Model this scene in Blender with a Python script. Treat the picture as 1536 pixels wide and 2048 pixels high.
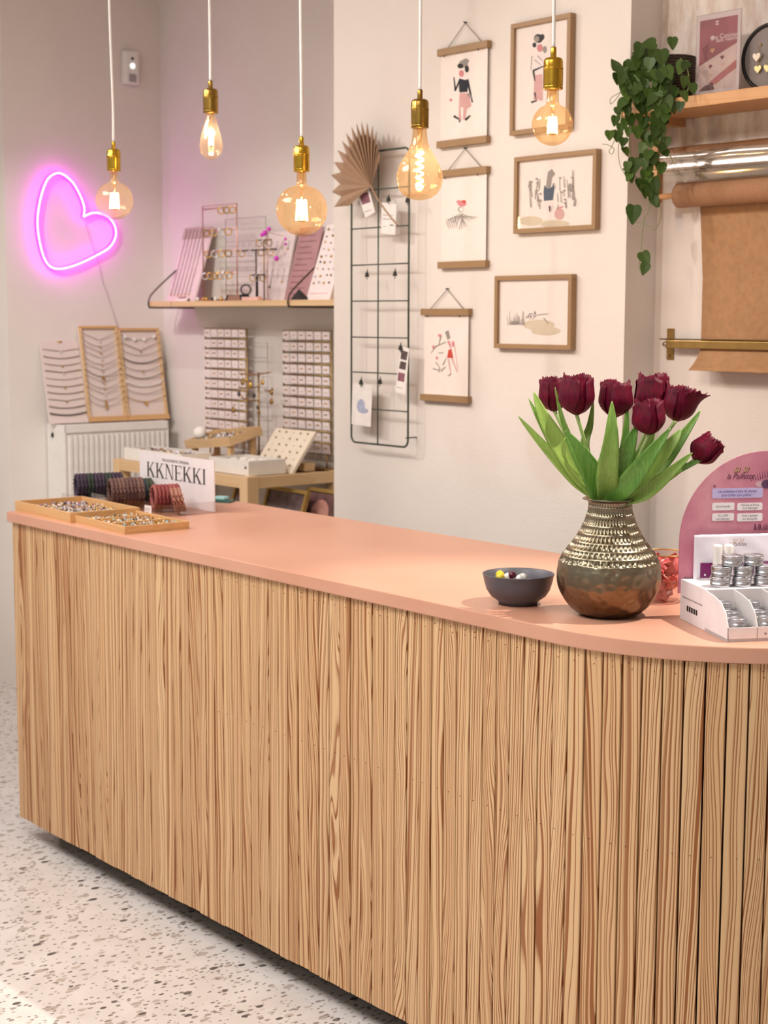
import bpy, bmesh, math, random
from mathutils import Vector, Matrix, Euler

for o in list(bpy.data.objects):
    bpy.data.objects.remove(o)
SC = bpy.context.scene
COL = SC.collection
R = random.Random(7)
PI = math.pi

# ------------------------------------------------------------------ camera
FPX, YAW, PITCH, ROLL, CAMZ = 3150.0, math.radians(39.5), math.radians(7.03), math.radians(.19), 1.575
FW = Vector((-math.cos(YAW)*math.cos(PITCH), math.sin(YAW)*math.cos(PITCH), -math.sin(PITCH)))
_r = Vector((math.sin(YAW), math.cos(YAW), 0)); _u = _r.cross(FW)
RT = _r*math.cos(ROLL) + _u*math.sin(ROLL)
UP = _u*math.cos(ROLL) - _r*math.sin(ROLL)
CAM = Vector((0, 0, CAMZ))
cd = bpy.data.cameras.new('camera'); cam = bpy.data.objects.new('camera', cd); COL.objects.link(cam)
cd.sensor_fit = 'HORIZONTAL'; cd.sensor_width = 36; cd.lens = FPX/1536*36
cd.clip_start = .05; cd.clip_end = 100
cam.matrix_world = Matrix(((RT.x, UP.x, -FW.x, 0), (RT.y, UP.y, -FW.y, 0), (RT.z, UP.z, -FW.z, CAMZ), (0, 0, 0, 1)))
cd.dof.use_dof = True; cd.dof.focus_distance = 3.05; cd.dof.aperture_fstop = 9.0
SC.camera = cam
vs = SC.view_settings
vs.view_transform = 'Standard'; vs.look = 'None'; vs.gamma = 1; vs.use_curve_mapping = False
vs.exposure = -0.04
SC.cycles.max_bounces = 8; SC.cycles.diffuse_bounces = 3; SC.cycles.glossy_bounces = 3; SC.cycles.transmission_bounces = 4; SC.cycles.transparent_max_bounces = 16
SC.cycles.caustics_reflective = False; SC.cycles.caustics_refractive = False
SC.cycles.sample_clamp_indirect = 4; SC.cycles.adaptive_threshold = .045

# ------------------------------------------------------------------ world and lamps
W = bpy.data.worlds.new('daylight'); SC.world = W; W.use_nodes = True
W.node_tree.nodes['Background'].inputs[0].default_value = (1, .95, .92, 1)
W.node_tree.nodes['Background'].inputs[1].default_value = .5
def area(name, loc, target, size, power, color=(1, .9, .8), sy=None, spread=None):
    l = bpy.data.lights.new(name, 'AREA'); l.energy = power; l.color = color; l.size = size
    l.shape = 'RECTANGLE'; l.size_y = sy or size
    if spread: l.spread = spread
    o = bpy.data.objects.new(name, l); COL.objects.link(o); o.location = loc
    o.rotation_euler = (Vector(target)-Vector(loc)).to_track_quat('-Z', 'Y').to_euler(); return o
def spot(name, loc, target, power, ang=60, color=(1, .88, .76), rad=.03, blend=.6):
    l = bpy.data.lights.new(name, 'SPOT'); l.energy = power; l.color = color; l.spot_size = math.radians(ang)
    l.spot_blend = blend; l.shadow_soft_size = rad
    o = bpy.data.objects.new(name, l); COL.objects.link(o); o.location = loc
    o.rotation_euler = (Vector(target)-Vector(loc)).to_track_quat('-Z', 'Y').to_euler(); return o
area('ceiling_panel_light', (-1.6, .3, 3.1), (-1.6, .3, 0), 1.6, 70, (1, .955, .92), 1.2)  # this area light and the next are added, unseen, for soft fill
area('ceiling_panel_light', (-4.2, .6, 3.1), (-4.2, .6, 0), 1.6, 58, (1, .95, .94), 1.2)
spot('track_spot', (-5.2, 1.2, 3.0), (-3.6, 3.3, 1.5), 60, 70, (1, .93, .87))
spot('track_spot', (-3.4, .9, 3.0), (-2.7, 3.3, 1.45), 55, 60, (1, .91, .84))
spot('track_spot', (-1.35, 3.1, 3.0), (-2.0, 2.3, 1.0), 260, 42, (1, .9, .8), .015)
spot('track_spot', (-4.1, 1.0, 3.0), (-6.0, 3.3, 1.25), 120, 34, (1, .95, .9))
spot('track_spot', (-4.7, 2.4, 3.0), (-5.3, 3.6, 1.1), 34, 60, (1, .95, .9))
spot('track_spot', (-4.4, 1.8, 3.0), (-3.2, 2.4, 1.0), 40, 60, (1, .92, .85))

# ------------------------------------------------------------------ pixel -> point on a known surface
def ray(x, y): return FW + RT*((x-768)/FPX) - UP*((y-1024)/FPX)
def U(x, y, ax, v):
    d = ray(x, y); i = 'xyz'.index(ax); return CAM + d*((v-CAM[i])/d[i])
def Pt(x, y, t): return CAM + ray(x, y)*t
V = Vector

# ------------------------------------------------------------------ materials
def lin(h):
    h = h.lstrip('#'); c = [int(h[i:i+2], 16)/255 for i in (0, 2, 4)]
    return tuple(((x+.055)/1.055)**2.4 if x > .04045 else x/12.92 for x in c) + (1,)
MATS = {}
class NT:
    def __init__(s, name):
        s.m = bpy.data.materials.new(name); s.m.use_nodes = True; s.t = s.m.node_tree
        s.b = s.t.nodes['Principled BSDF']; s.out = s.t.nodes['Material Output']
    def n(s, typ, **kw):
        nd = s.t.nodes.new(typ)
        for k, v in kw.items():
            if k in nd.inputs.keys() if isinstance(k, str) else False: nd.inputs[k].default_value = v
            else: setattr(nd, k, v)
        return nd
    def l(s, a, b): s.t.links.new(a, b)
    def math(s, op, a, b=None, c=None, clamp=False):
        nd = s.t.nodes.new('ShaderNodeMath'); nd.operation = op; nd.use_clamp = clamp
        for i, v in enumerate((a, b, c)):
            if v is None: continue
            if isinstance(v, (int, float)): nd.inputs[i].default_value = v
            else: s.l(v, nd.inputs[i])
        return nd.outputs[0]
    def ramp(s, fac, stops, interp='LINEAR'):
        nd = s.t.nodes.new('ShaderNodeValToRGB'); e = nd.color_ramp.elements; nd.color_ramp.interpolation = interp
        while len(e) < len(stops): e.new(.5)
        for i, (p, c) in enumerate(stops): e[i].position = p; e[i].color = c
        s.l(fac, nd.inputs[0]); return nd.outputs[0]
    def mix(s, fac, a, b, blend='MIX'):
        nd = s.t.nodes.new('ShaderNodeMix'); nd.data_type = 'RGBA'; nd.blend_type = blend
        for sock, v in ((nd.inputs[0], fac), (nd.inputs[6], a), (nd.inputs[7], b)):
            if isinstance(v, (int, float)): sock.default_value = v
            elif isinstance(v, tuple): sock.default_value = v
            else: s.l(v, sock)
        return nd.outputs[2]
    def noise(s, vec, scale, detail=3, rough=.5):
        nd = s.t.nodes.new('ShaderNodeTexNoise'); nd.inputs['Scale'].default_value = scale
        nd.inputs['Detail'].default_value = detail; nd.inputs['Roughness'].default_value = rough
        if vec is not None: s.l(vec, nd.inputs['Vector'])
        return nd.outputs['Fac']
    def coord(s, which='Object'): return s.n('ShaderNodeTexCoord').outputs[which]
    def geo(s): return s.n('ShaderNodeNewGeometry').outputs['Position']
    def bump(s, h, strength=.3, dist=.002):
        nd = s.t.nodes.new('ShaderNodeBump'); nd.inputs['Strength'].default_value = strength; nd.inputs['Distance'].default_value = dist
        s.l(h, nd.inputs['Height']); s.l(nd.outputs[0], s.b.inputs['Normal'])
def M(name, hexc, rough=.6, metal=0, var=.06, scale=30, bump=0, emit=None, es=0, alpha=None, spec=None, sub=0, trans=0):
    if name in MATS: return MATS[name]
    s = NT(name); c = lin(hexc)
    f = s.noise(s.coord(), scale)
    dk = tuple(x*(1-var) for x in c[:3])+(1,); lt = tuple(min(1, x*(1+var)) for x in c[:3])+(1,)
    s.l(s.ramp(f, [(.3, dk), (.7, lt)]), s.b.inputs['Base Color'])
    s.b.inputs['Roughness'].default_value = rough; s.b.inputs['Metallic'].default_value = metal
    if spec is not None: s.b.inputs['Specular IOR Level'].default_value = spec
    if bump: s.bump(f, bump)
    if trans: s.b.inputs['Transmission Weight'].default_value = trans
    if emit:
        s.b.inputs['Emission Color'].default_value = lin(emit); s.b.inputs['Emission Strength'].default_value = es
    if sub:
        s.b.inputs['Subsurface Weight'].default_value = sub
    MATS[name] = s.m; return s.m
def clear(name, tint, gloss=.12, rough=.03, base=.0, col='#ffffff', scatter=0):
    """thin clear film, acrylic or glass: see-through tint with a fresnel sheen"""
    if name in MATS: return MATS[name]
    s = NT(name); s.t.nodes.remove(s.b)
    tr = s.n('ShaderNodeBsdfTransparent'); tr.inputs[0].default_value = lin(tint)
    gl = s.n('ShaderNodeBsdfGlossy'); gl.inputs['Roughness'].default_value = rough; gl.inputs[0].default_value = lin(col)
    fr = s.n('ShaderNodeLayerWeight'); fr.inputs[0].default_value = .35
    nz = s.noise(s.coord(), 40)
    fac = s.math('MULTIPLY_ADD', fr.outputs['Facing'], gloss*3, base, clamp=True)
    fac = s.math('MULTIPLY', fac, s.math('MULTIPLY_ADD', nz, .4, .8), clamp=True)
    mx = s.n('ShaderNodeMixShader'); s.l(fac, mx.inputs[0]); s.l(tr.outputs[0], mx.inputs[1]); s.l(gl.outputs[0], mx.inputs[2])
    if scatter:
        tl = s.n('ShaderNodeBsdfTranslucent'); tl.inputs[0].default_value = lin(col)
        m2 = s.n('ShaderNodeMixShader'); m2.inputs[0].default_value = scatter
        s.l(mx.outputs[0], m2.inputs[1]); s.l(tl.outputs[0], m2.inputs[2]); mx = m2
    s.l(mx.outputs[0], s.out.inputs[0]); MATS[name] = s.m; return s.m
def glow(name, hexc, strength):
    if name in MATS: return MATS[name]
    s = NT(name); s.t.nodes.remove(s.b); e = s.n('ShaderNodeEmission')
    f = s.noise(s.coord(), 60); c = lin(hexc)
    s.l(s.ramp(f, [(.2, tuple(x*.9 for x in c[:3])+(1,)), (.8, c)]), e.inputs[0]); e.inputs[1].default_value = strength
    s.l(e.outputs[0], s.out.inputs[0]); MATS[name] = s.m; return s.m

def wood(name, light, mid, dark, freq=150, along='z', tilt=.05, rough=.5, wander=.02, contrast=1.0, rnd=True):
    """flat-sawn softwood: growth rings cut along the board; every object gets its own cut"""
    s = NT(name); tc = s.coord(); sep = s.n('ShaderNodeSeparateXYZ'); s.l(tc, sep.inputs[0])
    X, Y, Z = sep.outputs
    if along == 'x': X, Z = Z, X
    if along == 'y': Y, Z = Z, Y
    oi = s.n('ShaderNodeObjectInfo'); rn = oi.outputs['Random'] if rnd else s.n('ShaderNodeValue').outputs[0]
    def frac(a, k): return s.math('FRACT', s.math('MULTIPLY', a, k))
    r1, r2, r3, r4 = frac(rn, 7.31), frac(rn, 23.7), frac(rn, 61.3), frac(rn, 113.9)
    off = s.math('MULTIPLY', rn, 57.0)
    vec = s.n('ShaderNodeCombineXYZ')
    s.l(s.math('ADD', s.math('MULTIPLY', X, 9), off), vec.inputs[0]); s.l(s.math('MULTIPLY', Y, 9), vec.inputs[1])
    s.l(s.math('ADD', s.math('MULTIPLY', Z, 1.3), off), vec.inputs[2])
    wn = s.noise(vec.outputs[0], 1.0, 2, .5)
    vec2 = s.n('ShaderNodeCombineXYZ')
    s.l(s.math('ADD', s.math('MULTIPLY', X, 30), off), vec2.inputs[0]); s.l(s.math('MULTIPLY', Y, 30), vec2.inputs[1])
    s.l(s.math('MULTIPLY', Z, 7), vec2.inputs[2])
    wn2 = s.noise(vec2.outputs[0], 1.0, 2, .6)
    # distance across the rings: quarter-sawn (straight lines) to flat-sawn (cathedrals) by random weight
    tl = s.math('MULTIPLY', s.math('SUBTRACT', r1, .5), tilt)
    a = s.math('ADD', X, s.math('MULTIPLY', Z, tl))
    a = s.math('ADD', a, s.math('MULTIPLY', s.math('SUBTRACT', wn, .5), s.math('MULTIPLY_ADD', s.math('POWER', r2, 2.0), wander*5, wander)))
    a = s.math('ADD', a, s.math('MULTIPLY', s.math('SUBTRACT', wn2, .5), .0026))
    fr = s.math('MULTIPLY_ADD', s.math('POWER', r3, 1.2), freq*.95, freq*.38)
    v1 = s.n('ShaderNodeCombineXYZ'); s.l(s.math('ADD', s.math('MULTIPLY', a, 75.0), off), v1.inputs[0]); s.l(off, v1.inputs[1])
    sp1 = s.noise(v1.outputs[0], 1.0, 1, .5)
    v3 = s.n('ShaderNodeCombineXYZ'); s.l(s.math('ADD', s.math('MULTIPLY', a, 130.0), off), v3.inputs[0]); s.l(s.math('MULTIPLY', Z, .8), v3.inputs[2])
    sp2 = s.noise(v3.outputs[0], 1.0, 2, .6)
    ph = s.math('FRACT', s.math('ADD', s.math('ADD', s.math('MULTIPLY', a, fr), s.math('MULTIPLY', sp1, 3.2)), s.math('MULTIPLY', r4, 5.0)))
    ring = s.ramp(ph, [(0, (0, 0, 0, 1)), (.40, (.04, .04, .04, 1)), (.60, (.55, .55, .55, 1)), (.70, (1, 1, 1, 1)), (.90, (1, 1, 1, 1)), (.98, (0, 0, 0, 1))])
    fine = s.n('ShaderNodeCombineXYZ')
    s.l(s.math('MULTIPLY', X, 900), fine.inputs[0]); s.l(s.math('MULTIPLY', Y, 900), fine.inputs[1]); s.l(s.math('MULTIPLY', Z, 12), fine.inputs[2])
    fn = s.noise(fine.outputs[0], 1.0, 2, .5)
    base = s.mix(s.math('MULTIPLY_ADD', fn, .5, .0), lin(light), lin(mid))
    base = s.mix(s.math('MULTIPLY', r1, .6), base, lin(mid))
    col = s.mix(s.math('MULTIPLY', ring, s.math('MULTIPLY_ADD', sp2, contrast*.75, contrast*.06), clamp=True), base, lin(dark))
    s.l(col, s.b.inputs['Base Color'])
    s.b.inputs['Roughness'].default_value = rough
    s.bump(fn, .03, .0006)
    MATS[name] = s.m; return s.m

SLAT = wood('pine_slat', '#e3c295', '#d3a878', '#94592c', 150, 'z', .09, wander=.034, contrast=2.15)
PINE = wood('pale_pine', '#e6c79c', '#dcb887', '#c29560', 120, 'x', .02, contrast=.6)
PINEZ = wood('pale_pine_upright', '#e6c79c', '#dcb887', '#c29560', 120, 'z', .02, contrast=.6)
OAKX = wood('oak_frame', '#a98862', '#9a7953', '#7f5f3d', 220, 'x', .02, contrast=.5)
OAKZ = wood('oak_frame_upright', '#a98862', '#9a7953', '#7f5f3d', 220, 'z', .02, contrast=.5)
TRAYW = wood('bamboo_tray', '#deb37e', '#d2a46c', '#b98650', 130, 'x', .02, contrast=.55)
TRAYY = wood('bamboo_tray_end', '#deb37e', '#d2a46c', '#b98650', 130, 'y', .02, contrast=.55)
SHELFW = wood('oak_shelf', '#dba873', '#cd9763', '#b27c4a', 110, 'x', .02, contrast=.5)

def wallmat(name, hexc, stain=0):
    s = NT(name); p = s.geo(); n1 = s.noise(p, 3, 4, .6); n2 = s.noise(p, 130, 3, .6); n3 = s.noise(p, 22, 4, .6)
    c = lin(hexc); d = tuple(x*.955 for x in c[:3])+(1,)
    col = s.ramp(n1, [(.35, d), (.65, c)])
    if stain:
        sv = s.n('ShaderNodeMapping'); s.l(p, sv.inputs[0]); sv.inputs['Scale'].default_value = (26, 26, 7)
        n4 = s.noise(sv.outputs[0], 1, 5, .65)
        z = s.n('ShaderNodeSeparateXYZ'); s.l(p, z.inputs[0])
        up = s.math('MULTIPLY', s.math('SUBTRACT', z.outputs[2], 1.8), 4, clamp=True)
        col = s.mix(s.math('MULTIPLY', s.math('MULTIPLY', s.ramp(n4, [(.42, (0, 0, 0, 1)), (.62, (1, 1, 1, 1))]), up), .55), col, lin('#bfa28c'))
    s.l(col, s.b.inputs['Base Color']); s.b.inputs['Roughness'].default_value = .85
    s.bump(s.math('ADD', n2, s.math('MULTIPLY', n3, 1.5)), .25, .0025); MATS[name] = s.m; return s.m
WALL = wallmat('warm_white_plaster', '#ece4dc'); WALLS = wallmat('stained_plaster', '#eadfd6', 1)
def terrazzo():
    s = NT('terrazzo'); p = s.geo(); col = s.ramp(s.noise(p, 9, 3), [(.3, lin('#dcd5cf')), (.7, lin('#e8e2dd'))])
    for sc, th, c1, c2, sz in ((48, .5, '#b9ada4', '#cabdb3', .2), (85, .55, '#988e87', '#b8aba1', .2), (62, .80, '#5b5654', '#857b74', .2), (140, .55, '#7f7771', '#a89e96', .24)):
        mp = s.n('ShaderNodeMapping'); s.l(p, mp.inputs[0]); mp.inputs['Rotation'].default_value = (0, 0, sc*.7)
        mp.inputs['Scale'].default_value = (sc, sc*.62, sc)
        wv = s.n('ShaderNodeTexNoise'); wv.inputs['Scale'].default_value = 2.2; s.l(mp.outputs[0], wv.inputs['Vector'])
        ad = s.n('ShaderNodeMix'); ad.data_type = 'VECTOR'; ad.inputs[0].default_value = .25; s.l(mp.outputs[0], ad.inputs[4]); s.l(wv.outputs['Color'], ad.inputs[5])
        v = s.n('ShaderNodeTexVoronoi'); v.inputs['Scale'].default_value = 1; s.l(ad.outputs[1], v.inputs['Vector'])
        sx = s.n('ShaderNodeSeparateColor'); s.l(v.outputs['Color'], sx.inputs[0])
        inside = s.math('LESS_THAN', v.outputs['Distance'], s.math('MULTIPLY_ADD', sx.outputs[1], sz*1.4, sz*.5))
        on = s.math('MULTIPLY', inside, s.math('GREATER_THAN', sx.outputs[0], th))
        col = s.mix(on, col, s.mix(sx.outputs[2], lin(c1), lin(c2)))
    s.l(col, s.b.inputs['Base Color']); s.b.inputs['Roughness'].default_value = .38; MATS['terrazzo'] = s.m; return s.m
TERR = terrazzo()
def counter_mat():
    s = NT('terracotta_laminate'); p = s.geo(); n = s.noise(p, 2.2, 4, .6); n2 = s.noise(p, 240, 2)
    col = s.ramp(n, [(.35, lin('#cc957b')), (.65, lin('#d5a188'))]); col = s.mix(s.math('MULTIPLY', n2, .12), col, lin('#e8b79f'))
    s.l(col, s.b.inputs['Base Color'])
    s.l(s.ramp(n, [(.3, (.3, .3, .3, 1)), (.7, (.42, .42, .42, 1))]), s.b.inputs['Roughness'])
    s.b.inputs['Specular IOR Level'].default_value = .55; MATS['ct'] = s.m; return s.m
COUNTER = counter_mat()

BRASS = M('polished_brass', '#c9a13b', .22, 1, .08, 60)
GOLD = M('gold_metal', '#d9b162', .25, 1, .1, 80)
OLDGOLD = M('aged_gold_wire', '#a3834a', .35, .8, .1, 60)
SILVER = M('silver_metal', '#d5d5d8', .25, 1, .08, 80)
ALU = M('brushed_aluminium', '#c9cacf', .32, 1, .08, 120)
BLACKM = M('black_metal', '#1d1a1a', .45, .3, .1)
DKWIRE = M('dark_wire', '#55463c', .45, .6, .1)
WHITE = M('white_card', '#f1ece8', .7)
PINKW = M('pinkish_white_card', '#f3e4e0', .7, 0, .03)
WPAINT = M('white_enamel', '#eeeae4', .35, 0, .03)
CORD = M('white_textile_cord', '#f2eeea', .7)
DARK = M('dark_board', '#2b2523', .7)
INK = M('black_ink', '#2b2726', .7); INKB = M('navy_ink', '#22242f', .7); INKP = M('pink_ink', '#d9a9a5', .7)
INKG = M('grey_ink', '#9c948d', .7); INKR = M('red_ink', '#cf4b3c', .7); INKT = M('teal_ink', '#47576a', .7); INKS = M('sand_ink', '#d8c9b0', .8)
INKRP = M('rose_ink', '#d98a8f', .7)
STONEP = M('amethyst_stone', '#8c7aa0', .25, 0, .3, 200); STONEW = M('pearl_stone', '#efe9e2', .3, 0, .2, 200)
STONEK = M('dark_stone', '#3f3a3c', .3, 0, .3, 200); STONEB = M('aqua_stone', '#a9c9cc', .25, 0, .3, 200)
ACRYL = clear('clear_acrylic', '#f6f4f4', .10, .04, .02)
PANE = clear('picture_glass', '#ffffff', .04, .02, .008)

# ------------------------------------------------------------------ mesh builder
ORG = {}
class MB:
    def __init__(s): s.v = []; s.f = []; s.sm = []
    def add(s, vs_, fs, Mx=None, smooth=False):
        o = len(s.v); s.v += [(Mx @ V(v)) if Mx is not None else V(v) for v in vs_]
        s.f += [tuple(o+i for i in f) for f in fs]; s.sm += [smooth]*len(fs); return s
    def box(s, x0, x1, y0, y1, z0, z1, Mx=None):
        return s.add([(x0, y0, z0), (x1, y0, z0), (x1, y1, z0), (x0, y1, z0), (x0, y0, z1), (x1, y0, z1), (x1, y1, z1), (x0, y1, z1)],
                     [(3, 2, 1, 0), (4, 5, 6, 7), (0, 1, 5, 4), (1, 2, 6, 5), (2, 3, 7, 6), (3, 0, 4, 7)], Mx)
    def prism(s, poly, z0, z1, Mx=None, smooth=False):
        n = len(poly)
        return s.add([(x, y, z0) for x, y in poly]+[(x, y, z1) for x, y in poly],
                     [tuple(range(n-1, -1, -1)), tuple(range(n, 2*n))]+[(i, (i+1) % n, n+(i+1) % n, n+i) for i in range(n)], Mx, smooth)
    def lathe(s, prof, n=24, Mx=None, smooth=True):
        m = len(prof); vs_ = []; fs = []
        for r, z in prof:
            for k in range(n):
                a = 2*PI*k/n; vs_.append((r*math.cos(a), r*math.sin(a), z))
        for i in range(m-1):
            for k in range(n):
                fs.append((i*n+k, i*n+(k+1) % n, (i+1)*n+(k+1) % n, (i+1)*n+k))
        if prof[0][0] > 1e-6: fs.append(tuple(range(n-1, -1, -1)))
        if prof[-1][0] > 1e-6: fs.append(tuple((m-1)*n+k for k in range(n)))
        return s.add(vs_, fs, Mx, smooth)
    def shell(s, prof, n=24, Mx=None): # open lathe (no caps)
        m = len(prof); vs_ = []; fs = []
        for r, z in prof:
            for k in range(n):
                a = 2*PI*k/n; vs_.append((r*math.cos(a), r*math.sin(a), z))
        for i in range(m-1):
            for k in range(n): fs.append((i*n+k, i*n+(k+1) % n, (i+1)*n+(k+1) % n, (i+1)*n+k))
        return s.add(vs_, fs, Mx, True)
    def tube(s, pts, r, n=8, closed=False, Mx=None):
        pts = [V(p) for p in pts]; m = len(pts); vs_ = []; fs = []
        rr = r if isinstance(r, (list, tuple)) else [r]*m
        nrm = None
        for i, p in enumerate(pts):
            a = pts[(i-1) % m] if (closed or i > 0) else p; b = pts[(i+1) % m] if (closed or i < m-1) else p
            t = (b-a).normalized()
            if nrm is None:
                nrm = t.cross(V((0, 0, 1)))
                if nrm.length < 1e-3: nrm = t.cross(V((1, 0, 0)))
            nrm = (nrm - t*nrm.dot(t)).normalized(); bn = t.cross(nrm)
            for k in range(n):
                an = 2*PI*k/n; vs_.append(p+(nrm*math.cos(an)+bn*math.sin(an))*rr[i])
        for i in range(m if closed else m-1):
            j = (i+1) % m
            for k in range(n): fs.append((i*n+k, i*n+(k+1) % n, j*n+(k+1) % n, j*n+k))
        if not closed: fs += [tuple(range(n-1, -1, -1)), tuple((m-1)*n+k for k in range(n))]
        return s.add(vs_, fs, Mx, True)
    def ball(s, c, r, n=10, m=7, sc=(1, 1, 1)):
        c = V(c); prof = [(r*math.sin(PI*i/m), -r*math.cos(PI*i/m)) for i in range(m+1)]
        prof[0] = (0, -r); prof[-1] = (0, r)
        vs_ = [(0, 0, -r)]; fs = []
        for i in range(1, m):
            for k in range(n):
                a = 2*PI*k/n; vs_.append((prof[i][0]*math.cos(a), prof[i][0]*math.sin(a), prof[i][1]))
        vs_.append((0, 0, r)); L = len(vs_)-1
        for k in range(n): fs.append((0, 1+(k+1) % n, 1+k)); fs.append((L, L-n+k, L-n+(k+1) % n))
        for i in range(m-2):
            for k in range(n): fs.append((1+i*n+k, 1+i*n+(k+1) % n, 1+(i+1)*n+(k+1) % n, 1+(i+1)*n+k))
        return s.add([c+V((x*sc[0], y*sc[1], z*sc[2])) for x, y, z in vs_], fs, None, True)
    def quad(s, a, b, c, d): return s.add([a, b, c, d], [(0, 1, 2, 3)])
    def surf(s, fn, nu, nv, smooth=True):
        vs_ = [fn(i/nu, j/nv) for i in range(nu+1) for j in range(nv+1)]
        fs = [(i*(nv+1)+j, (i+1)*(nv+1)+j, (i+1)*(nv+1)+j+1, i*(nv+1)+j+1) for i in range(nu) for j in range(nv)]
        return s.add(vs_, fs, None, smooth)
    def mesh(s, name, mat, org):
        me = bpy.data.meshes.new(name); me.from_pydata([v-org for v in s.v], [], s.f)
        me.polygons.foreach_set('use_smooth', s.sm); me.materials.append(mat); me.update(); return me
    def build(s, name, mat, parent=None, bevel=0, solid=0, org=None, kind=None):
        if parent is not None: org = ORG[parent.name]
        elif org is None:
            org = V(((min(v.x for v in s.v)+max(v.x for v in s.v))/2, (min(v.y for v in s.v)+max(v.y for v in s.v))/2, min(v.z for v in s.v)))
        me = s.mesh(name, mat, org)
        if bevel:
            bm = bmesh.new(); bm.from_mesh(me)
            ed = [e for e in bm.edges if len(e.link_faces) == 2 and e.calc_face_angle(0) > .5]
            bmesh.ops.bevel(bm, geom=ed, offset=bevel, segments=2, affect='EDGES', profile=.5, clamp_overlap=True); bm.to_mesh(me); bm.free()
        o = bpy.data.objects.new(name, me); COL.objects.link(o)
        if parent is not None: o.parent = parent; ORG[o.name] = org
        else: o.location = org; ORG[o.name] = org
        if solid:
            md = o.modifiers.new('thick', 'SOLIDIFY'); md.thickness = solid; md.offset = 0
        if kind: o['kind'] = kind
        return o
def inst(name, me, parent, mw):
    o = bpy.data.objects.new(name, me); COL.objects.link(o)
    if parent is not None: o.parent = parent; o.matrix_basis = Matrix.Translation(-ORG[parent.name]) @ mw
    else: o.matrix_basis = mw
    return o
def tag(o, label, cat, group=None):
    o['label'] = label; o['category'] = cat
    if group: o['group'] = group
    return o
def thing(name, label, cat, loc, group=None):
    o = bpy.data.objects.new(name, None); COL.objects.link(o); o.location = loc; o.empty_display_size = .05
    ORG[o.name] = V(loc); return tag(o, label, cat, group)
def struct(o): o['kind'] = 'structure'; return o
def frame(o, X, Y): # matrix with given x and y axes
    X = V(X).normalized(); Y = V(Y).normalized(); Z = X.cross(Y); o = V(o)
    return Matrix(((X.x, Y.x, Z.x, o.x), (X.y, Y.y, Z.y, o.y), (X.z, Y.z, Z.z, o.z), (0, 0, 0, 1)))
def align(p, d, spin=0): # local z along d
    q = V(d).to_track_quat('Z', 'Y'); return Matrix.Translation(V(p)) @ q.to_matrix().to_4x4() @ Matrix.Rotation(spin, 4, 'Z')
T = Matrix.Translation
def spline(pts, n=8): # catmull-rom through points
    pts = [V(p) for p in pts]; out = []
    for i in range(len(pts)-1):
        p0 = pts[max(i-1, 0)]; p1 = pts[i]; p2 = pts[i+1]; p3 = pts[min(i+2, len(pts)-1)]
        for k in range(n):
            t = k/n
            out.append(.5*((2*p1)+(p2-p0)*t+(2*p0-5*p1+4*p2-p3)*t*t+(3*p1-p0-3*p2+p3)*t**3))
    return out+[pts[-1]]
def text(body, size, mat, parent, Mx, name='lettering', align_x='CENTER', shear=0, sx=1):
    cu = bpy.data.curves.new('t', 'FONT'); cu.body = body; cu.size = size; cu.align_x = align_x; cu.align_y = 'CENTER'; cu.shear = shear; cu.resolution_u = 3
    cu.space_line = .85
    t = bpy.data.objects.new('t', cu); COL.objects.link(t); dg = bpy.context.evaluated_depsgraph_get()
    me = bpy.data.meshes.new_from_object(t.evaluated_get(dg)); bpy.data.objects.remove(t); bpy.data.curves.remove(cu)
    me.transform(T(-ORG[parent.name]) @ Mx @ Matrix.Diagonal((sx, 1, 1, 1))); me.name = name; me.materials.clear(); me.materials.append(mat)
    o = bpy.data.objects.new(name, me); COL.objects.link(o); o.parent = parent; ORG[o.name] = ORG[parent.name]; return o

# ------------------------------------------------------------------ the room
PY = 3.30          # picture wall plane
SY = 3.75          # recessed wall behind the pine table
AY = 3.425         # shallow alcove on the right
LX = -6.10         # wall with the neon heart
EX = U(668, 700, 'y', PY).x      # left edge of the picture wall
AX = U(1250, 600, 'y', PY).x     # right edge of the picture wall
LY = U(17, 700, 'x', LX).y       # near end of the heart wall
ZC = 3.2
struct(MB().box(-7, 2.5, -3.2, 4.1, -.1, 0).build('floor', TERR))
struct(MB().box(-7, 2.5, -3.2, 4.1, ZC, ZC+.1).build('ceiling', WALL))
struct(MB().box(EX, AX, PY, 4.0, 0, ZC).build('wall_middle', WALL))
struct(MB().box(LX, EX, SY, 4.0, 0, ZC).build('wall_rear', WALL))
struct(MB().box(AX, 2.5, AY, 4.0, 0, ZC).build('wall_right', WALLS))
struct(MB().box(LX-.2, LX, LY, 4.0, 0, ZC).build('wall_left', WALL))
struct(MB().box(-6.95, -6.75, -3.2, 4.0, 0, ZC).build('wall_far', WALL))
struct(MB().box(-6.75, -6.738, -3.2, 4.0, 0, .09).build('baseboard_far', WPAINT))
struct(MB().box(2.3, 2.5, -3.2, 4.0, 0, ZC).build('wall_side', WALL))

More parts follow.
